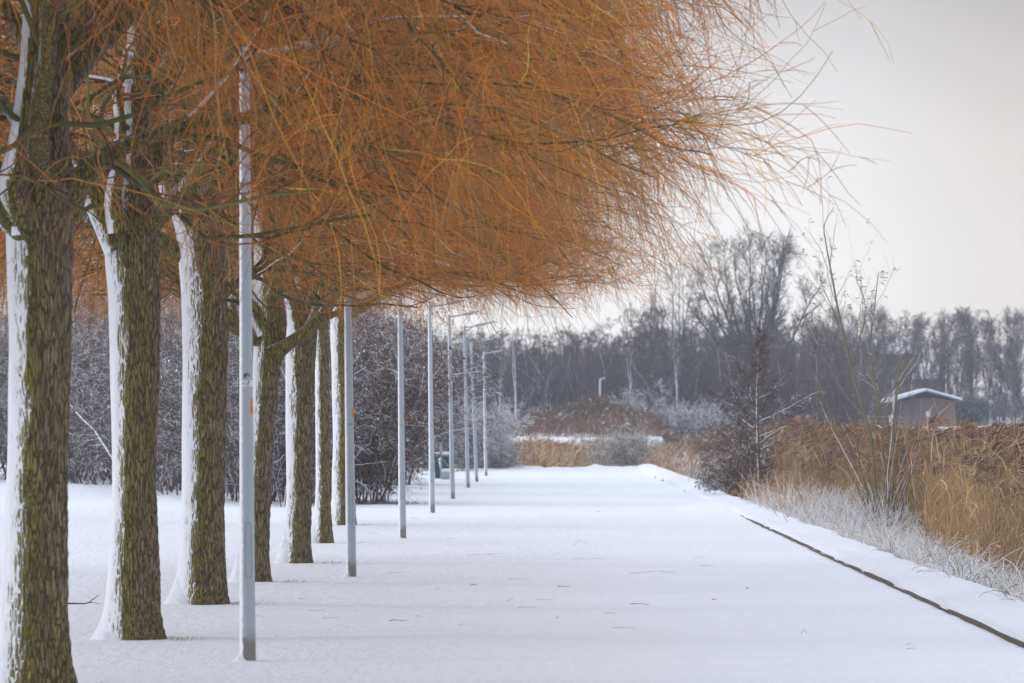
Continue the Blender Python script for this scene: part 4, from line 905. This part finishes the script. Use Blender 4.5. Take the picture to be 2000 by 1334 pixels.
def house(px0, px1, ridge, eave, D, label, slope=2.2):
    k = D / F; b = P((px0 + px1) / 2, HZ, D); b[2] = gz(b[0], b[1]) - .1; t = thing('house', label, 'house', b)
    W = (px1 - px0) * k / 2; ze = EYE + (HZ - eave) * k - b[2]; zr = EYE + (HZ - ridge) * k - b[2]
    g = Geo(); g.box((-W * .94, .25, -.2), (W * .94, 2 * slope - .25, ze)); g.build('wall', M_BRICK, t, False)
    V = np.array([[(-W, 0, ze - .02), (W, 0, ze - .02)], [(-W, slope, zr), (W, slope, zr)], [(-W, 2 * slope, ze - .02), (W, 2 * slope, ze - .02)]]); U = V + np.array([0, 0, .14]); g = Geo()
    ring = np.stack([np.concatenate([V[:, 0], U[::-1, 0]]), np.concatenate([V[:, 1], U[::-1, 1]])]); g.grid(ring, (1,1,1,0), closed=True)
    for e in (0, 1): g.add(np.concatenate([V[:, e], U[:, e]]), [[0, 1, 4, 3], [1, 2, 5, 4]], (1,1,1,0))
    g.build('snowy_roof', M_SNOW, t, False)
    for u in (-.5, .12):
        g = Geo(); g.box((W * u, .18, ze - 1.5), (W * (u + .36), .246, ze - .45)); f = g.build('window', M_PALE, t, False)
        g = Geo(); g.box((W * u + .05, .165, ze - 1.45), (W * (u + .36) - .05, .178, ze - .5)); g.build('pane', M_WOODDARK, f, False)
house(1716, 1806, 655, 692, 385, 'far house whose white roof shows high between the trees')
house(1783, 1848, 712, 740, 368, 'lower house with a white roof just above the hut')
house(1962, 2070, 752, 792, 372, 'far house with a snowy roof cut off by the right edge of the photo', 3)
def post(name, label, cat, px, y0, y1, D, w=.06, mat=None, group=None, disc=0):
    b = P(px, y0, D); b[2] = gz(b[0], b[1]); h = EYE + (HZ - y1) * D / F - b[2]; V = lathe([(w, -.2), (w, h - .02), (w * .8, h), (.001, h + .005)], 12); g = Geo(); g.grid(V, (1,1,1,0), closed=True)
    t = thing(name, label, cat, b, 0, group); g.build('pole', mat or M_PALE, t)
    if disc:
        g = Geo(); V = lathe([(.001, -.04), (disc, -.03), (disc, .03), (.001, .04)], 20)[:, :, [0, 2, 1]] + np.array([0, -.09, h - disc * .5]); g.grid(V, (1,1,1,0), closed=True); g.build('disc', mat or M_PALE, t)
    return t, h
post('round_sign', 'pale post with a round head to the right of the hut', 'sign', 1934, 830, 783, 328, .05, disc=.14)
post('pale_pole', 'tall pale pole standing just left of the hut', 'pole', 1745, 834, 742, 318, .075)
post('bollard', 'short snow-topped white bollard left of the hut', 'bollard', 1740, 836, 811, 312, .13, M_SNOW)
t, h = post('path_lamp', 'small slim far lamp on the mound in front of the wood', 'lamp post', 1172, 800, 740, 256, .065)
g = Geo(); g.tubes(np.array([[(0, 0, h - .03), (.12, 0, h + .0), (.30, 0, h + .05)]]), np.array([[.05, .05, .04]]), 8, (1,1,1,0)); g.build('lantern', M_PALE, t)
# pale paled fence
D = 333.0; b0 = P(1930, HZ, D); z0 = gz(b0[0], D); t = thing('pale_fence', 'low pale grey picket fence on the snow right of the hut', 'fence', (b0[0], D, z0))
zt = EYE + (HZ - 815) * D / F - z0
for px, w in [(1858.5, .07), (1863.5, .07), (1879, .12), (1892, .05), (1898, .08), (1917, .08), (1931, .09), (1936.5, .07), (1949, .06), (1955, .05), (1967, .08), (1972, .08), (1980, .05), (1986, .05), (1991, .07), (2004, .07), (2012, .07)]:
    x = (px - 1000) * D / F - b0[0]; g = Geo(); g.box((x - w, -.03, -.15), (x + w, .03, zt * random.uniform(.9, 1.05))); g.build('picket', M_PALE, t, False)
g = Geo(); g.box(((1856 - 1930) * D / F, .032, zt * .45), ((2014 - 1930) * D / F, .06, zt * .55)); g.build('rail', M_PALE, t, False)
D = 318.0; b0 = P(1650, HZ, D); z0 = gz(b0[0], D); t = thing('pale_fence', 'faint pale fence left of the hut behind the sapling', 'fence', (b0[0], D, z0)); zt = EYE + (HZ - 812) * D / F - z0
for px in range(1592, 1712, 13):
    x = (px - 1000) * D / F - b0[0]; g = Geo(); g.box((x - .07, -.03, -.15), (x + .07, .03, zt * random.uniform(.85, 1.05))); g.build('picket', M_PALE, t, False)
g = Geo(); g.box(((1590 - 1650) * D / F, .032, zt * .4), ((1712 - 1650) * D / F, .06, zt * .5)); g.build('rail', M_PALE, t, False)
make_shrub('dark_shrub', 'dark blue-green bushy shrub under the right eave of the hut', None, at(1884, 326), np.random.RandomState(71), H=2.3, spread=1.8, ns=30, nb=12, nc=8, nt=4, col=(.05, .07, .07), load=.2, lean=.7, tr=.016)
# little white frame on the far snow
D = 257.0; b0 = P(1321.5, HZ, D); z0 = gz(b0[0], D); t = thing('white_frame', 'small white tubular frame on the snow left of the alder', 'frame', (b0[0], D, z0)); g = Geo(); w = .24; h = .5
g.tubes(np.array([[(-w, 0, -.1), (-w, 0, h), (w, 0, h), (w, 0, -.1)]]), np.full((1, 4), .024), 8, (1,1,1,0)); g.build('hoop', M_WHITE, t); g = Geo(); g.tubes(np.array([[(-w, .0, .1), (0, .0, .1), (w, 0, .1)]]), np.full((1, 3), .02), 8, (1,1,1,0)); g.build('crossbar', M_WHITE, t)

# ------------------------------------------------------------------ green bin, post and crate at the far left
def bevel_box(lo, hi, r=.03, taper_=0.0):
    n = 16; lo = np.array(lo, float); hi = np.array(hi, float); c = (lo + hi) / 2; h = (hi - lo) / 2; th = np.linspace(0, 2*math.pi, 32, endpoint=False); rows = []
    for z, ins in ((lo[2], r), (lo[2], .0), (hi[2], 0), (hi[2] , r)):
        f = 1 - taper_ * (1 - (z - lo[2]) / (hi[2] - lo[2])); e = .18; zz = z + (r if (ins == 0 and z == lo[2]) else -r if (ins == 0) else 0)
        rows.append([(c[0] + (h[0] * f - ins) * np.sign(math.cos(a)) * abs(math.cos(a)) ** e, c[1] + (h[1] * f - ins) * np.sign(math.sin(a)) * abs(math.sin(a)) ** e, zz) for a in th])
    V = np.array(rows); top = np.array([[V[-1].mean(0)] * 32]); bot = np.array([[V[0].mean(0)] * 32]); g = Geo(); g.grid(np.concatenate([bot, V, top]), (1,1,1,0), closed=True); return g
D = 143.0; k = D / F; x0 = (848 - 1000) * k; x1 = (877 - 1000) * k; W = x1 - x0
t = thing('green_bin', 'dark green litter container with a thick cap of snow beside the far lamp posts', 'bin', ((x0 + x1) / 2, D, gz(x0, D) - .02)); H = (934 - 890) * k
bevel_box((-W/2, 0, 0), (W/2, .6, H), .03, .08).build('body', M_BIN, t); bevel_box((-W/2 - .03, -.04, H), (W/2 + .03, .64, H + .05), .02).build('lid', M_FASCIA, t)
bevel_box((-W/2 - .025, -.03, H + .045), (W/2 + .025, .63, H + .15), .05).build('lid_snow', M_SNOW, t)
g = Geo(); g.tubes(np.array([[(W*.1, -.012, H * .9), (W * .45, -.012, H * .55)]]), np.array([[.012, .012]]), 6, (1,1,1,0)); g.build('strap', M_PALE, t)
g = Geo(); g.tubes(np.array([[(-W * .18, -.03, H * .92), (-W * .10, -.05, H * .75), (-W * .04, -.04, H * .45)]]), np.array([[.035, .045, .03]]), 8, (.9,.9,.9,0)); g.build('snow_clump', M_SNOW, t)
b = ((861.5 - 1000) * 141 / F, 141.0, gz(-2.3, 141)); t = thing('marker_post', 'thin snowy grey post in front of the green bin', 'post', b); h = (938 - 869) * 141 / F; g = Geo(); g.grid(lathe([(.03, -.1), (.028, h), (.001, h + .02)], 10), (1,1,1,0), closed=True); g.build('pole', M_PALE, t)
g = Geo(); g.tubes(np.array([[(-.02, 0, h*.3), (-.022, -.004, h*.6), (-.015, 0, h*.95)]]), np.array([[.012, .018, .01]]), 6, (1,1,1,0)); g.build('snow_strip', M_SNOW, t)
b = ((874 - 1000) * 140 / F, 140.0, gz(-2.1, 140) - .01); t = thing('grey_crate', 'pale grey box with a cushion of snow in front of the green bin', 'box', b)
bevel_box((-.20, -.15, 0), (.20, .2, .22), .02, .1).build('body', M_PALE, t); bevel_box((-.21, -.16, .215), (.21, .21, .36), .06).build('snow_cap', M_SNOW, t)

# ------------------------------------------------------------------ fallen twigs on the path
rng = np.random.RandomState(123)
FT = [(945, 1091, 60, 'arched'), (1135, 1071, 34, 'loop'), (1155, 1093, 70, 'straight'), (970, 1086, 26, 'slant'), (1010, 1130, 30, 'slant'), (1100, 1143, 24, 'dark'), (925, 1141, 14, 'dark'), (1275, 1118, 90, 'long'), (1065, 1171, 34, 'straight'), (1250, 1178, 36, 'dark'), (780, 1216, 40, 'dark'), (905, 1228, 26, 'steep'), (855, 1148, 14, 'steep'),
      (730, 1043, 24, 'arched'), (810, 1011, 20, 'dark'), (775, 1116, 34, 'straight'), (1030, 1183, 40, 'straight'), (1000, 1176, 18, 'arched'), (1190, 1199, 20, 'slant'), (1220, 1233, 46, 'straight'), (1170, 1000, 12, 'dark'), (620, 1196, 36, 'straight'), (650, 1212, 24, 'slant'), (505, 1212, 22, 'arched'), (1775, 1258, 26, 'steep'), (1780, 1268, 22, 'straight'), (1305, 1118, 26, 'straight'), (1380, 1104, 22, 'slant'), (1460, 1150, 8, 'dark'), (880, 1050, 14, 'straight'), (1090, 1210, 10, 'steep'), (1365, 1085, 14, 'slant'), (590, 1170, 14, 'steep'), (1395, 1170, 10, 'dark'), (1570, 1240, 10, 'arched'), (820, 1206, 12, 'straight')]
for i, (px, py, w, kind) in enumerate(FT):
    D = DZ(py); x = (px - 1000) * D / F; L = w * D / F; n = 8; u = np.linspace(-.5, .5, n); a = {'slant': .9, 'steep': 1.25, 'loop': .3}.get(kind, rng.uniform(-.35, .35))
    ln = L / max(.25, math.cos(a)) if kind not in ('steep', 'slant') else L * 2.2
    X = x + u * ln * math.cos(a) + .02 * ln * rng.randn(); Y = D + u * ln * math.sin(a) * 1.0; Z = ground_z(X, Y) + .004 + ({'arched': .03, 'loop': .07, 'long': .02}.get(kind, .003)) * (1 - 4 * u * u) * (1 if kind != 'long' else (u + .5) * 2) + .003 * rng.randn(n)
    pts = np.stack([X, Y, Z], -1); c0 = pts[n // 2].copy(); g = Geo(); r = {'dark': .0036, 'long': .0022}.get(kind, .0016); g.tubes((pts - c0)[None], taper(np.array([r]), n - 1, .5), 5, vary(rng, (.17, .12, .08), 1, .2, .05, 0))
    o = g.build('fallen_twig', M_TWIG, None, True, tuple(c0))
    where = 'near the lamp posts' if px < 850 else 'by the kerb side' if px > 1350 else 'out on the open path'
    adj = {'arched': 'thin arched', 'loop': 'thin looped', 'straight': 'thin straight', 'slant': 'thin slanting', 'dark': 'short dark', 'long': 'long curved', 'steep': 'thin upright-looking'}[kind]
    tag(o, adj + ' fallen willow twig lying on the snow ' + where, 'twig', 'fallen twigs scattered on the snow')
D = DZ(1182); pts = np.array([P(130, 1180, D), P(150, 1184, D - .02), P(170, 1178, D), P(182, 1170, D), P(193, 1162, D)]); pts[:, 2] = np.maximum(pts[:, 2], gz(-3.5, D) + .006); c0 = pts[2].copy()
t = thing('fallen_branch', 'dark forked branch lying on the snow between the first two willows', 'branch', c0); g = Geo(); g.tubes((catmull(pts, 14) - c0)[None], np.linspace(.008, .003, 14)[None], 6, (.06, .045, .03, .2)); g.build('stick', M_TWIG, t)
g = Geo(); q = np.array([P(168, 1178, D), P(182, 1177, D), P(196, 1180, D)]) - c0; g.tubes(catmull(q, 8)[None], np.linspace(.005, .002, 8)[None], 5, (.06, .045, .03, .2)); g.build('side_twig', M_TWIG, t)

# ------------------------------------------------------------------ haze
def haze():
    g = Geo(); g.box((-160, -25, -2), (220, 460, 22)); m = bpy.data.materials.new('haze'); m.use_nodes = True; nt = m.node_tree; nt.nodes.clear()
    out = nt.nodes.new('ShaderNodeOutputMaterial'); v = nt.nodes.new('ShaderNodeVolumePrincipled'); v.inputs['Density'].default_value = HAZE; v.inputs['Color'].default_value = (.80, .88, 1.0, 1); v.inputs['Anisotropy'].default_value = .2
    nt.links.new(v.outputs[0], out.inputs['Volume']); o = g.build('haze', m, None, False); o['kind'] = 'stuff'
HAZE = .00046
haze()

# ------------------------------------------------------------------ light, sky, camera
w = bpy.data.worlds.new('World'); S.world = w; w.use_nodes = True; nt = w.node_tree; nt.nodes.clear()
out = nt.nodes.new('ShaderNodeOutputWorld'); sky = nt.nodes.new('ShaderNodeTexSky'); sky.sky_type = 'NISHITA'; sky.sun_disc = False
SUN_EL, SUN_AZ = R(24), R(-84)     # azimuth from +Y towards +X
sky.sun_elevation = SUN_EL; sky.sun_rotation = SUN_AZ
b1 = N(nt, 'ShaderNodeBackground', Strength=.05); nt.links.new(sky.outputs[0], b1.inputs[0])
# the overcast: one even cloud deck, pale near the horizon, greyer above
tc = nt.nodes.new('ShaderNodeTexCoord'); sp = N(nt, 'ShaderNodeSeparateXYZ'); nt.links.new(tc.outputs['Generated'], sp.inputs[0])
mp = N(nt, 'ShaderNodeMapping'); mp.inputs['Scale'].default_value = (1, 1, 3.0); nt.links.new(tc.outputs['Generated'], mp.inputs['Vector'])
cl_ = noise(nt, 2.2, mp.outputs[0], 3, .45)
zz = math_(nt, 'ADD', sp.outputs[2], math_(nt, 'MULTIPLY', math_(nt, 'SUBTRACT', cl_, .5), .03))
cr = nt.nodes.new('ShaderNodeValToRGB'); nt.links.new(zz, cr.inputs[0]); e = cr.color_ramp
e.elements[0].position = 0.0; e.elements[0].color = (1.08, 1.06, 1.05, 1); e.elements[1].position = 1; e.elements[1].color = (1.40, 1.50, 1.70, 1)
for p_, c_ in ((.035, (1.08, 1.06, 1.052)), (.062, (1.0, .975, .972)), (.10, (.70, .68, .69)), (.2, (.78, .775, .81)), (.45, (1.22, 1.27, 1.40))):
    q_ = e.elements.new(p_); q_.color = (*c_, 1)
warm = ramp(nt, sp.outputs[0], .062, .125)
mw = nt.nodes.new('ShaderNodeMix'); mw.data_type = 'RGBA'; mw.blend_type = 'MULTIPLY'; nt.links.new(warm, mw.inputs[0]); nt.links.new(cr.outputs[0], mw.inputs[6]); mw.inputs[7].default_value = (.83, .79, .76, 1)
b2 = N(nt, 'ShaderNodeBackground', Strength=1.0); nt.links.new(mw.outputs[2], b2.inputs[0])
ad = nt.nodes.new('ShaderNodeMixShader'); ad.inputs[0].default_value = .82; nt.links.new(b1.outputs[0], ad.inputs[1]); nt.links.new(b2.outputs[0], ad.inputs[2]); nt.links.new(ad.outputs[0], out.inputs[0])
l = bpy.data.lights.new('sun', 'SUN'); l.energy = .8; l.angle = R(16); l.color = (1, .97, .93); so = bpy.data.objects.new('sun', l); COL.objects.link(so)
from mathutils import Vector
so.rotation_euler = Vector((-math.sin(SUN_AZ) * math.cos(SUN_EL), -math.cos(SUN_AZ) * math.cos(SUN_EL), -math.sin(SUN_EL))).to_track_quat('-Z', 'Y').to_euler()
cam = bpy.data.cameras.new('camera'); co = bpy.data.objects.new('camera', cam); COL.objects.link(co); S.camera = co
co.location = (0, 0, EYE); co.rotation_euler = (R(90), 0, 0); cam.sensor_width = 36; cam.lens = F / 2000 * 36; cam.shift_y = (HZ - 667) / 2000; cam.clip_start = .5; cam.clip_end = 20000
cam.dof.use_dof = True; cam.dof.focus_distance = 48; cam.dof.aperture_fstop = 6.3
S.view_settings.view_transform = 'Standard'; S.view_settings.look = 'None'; S.view_settings.exposure = .1; S.view_settings.gamma = 1
S.cycles.max_bounces = 6; S.cycles.diffuse_bounces = 3; S.cycles.glossy_bounces = 2; S.cycles.volume_bounces = 1; S.cycles.transparent_max_bounces = 8
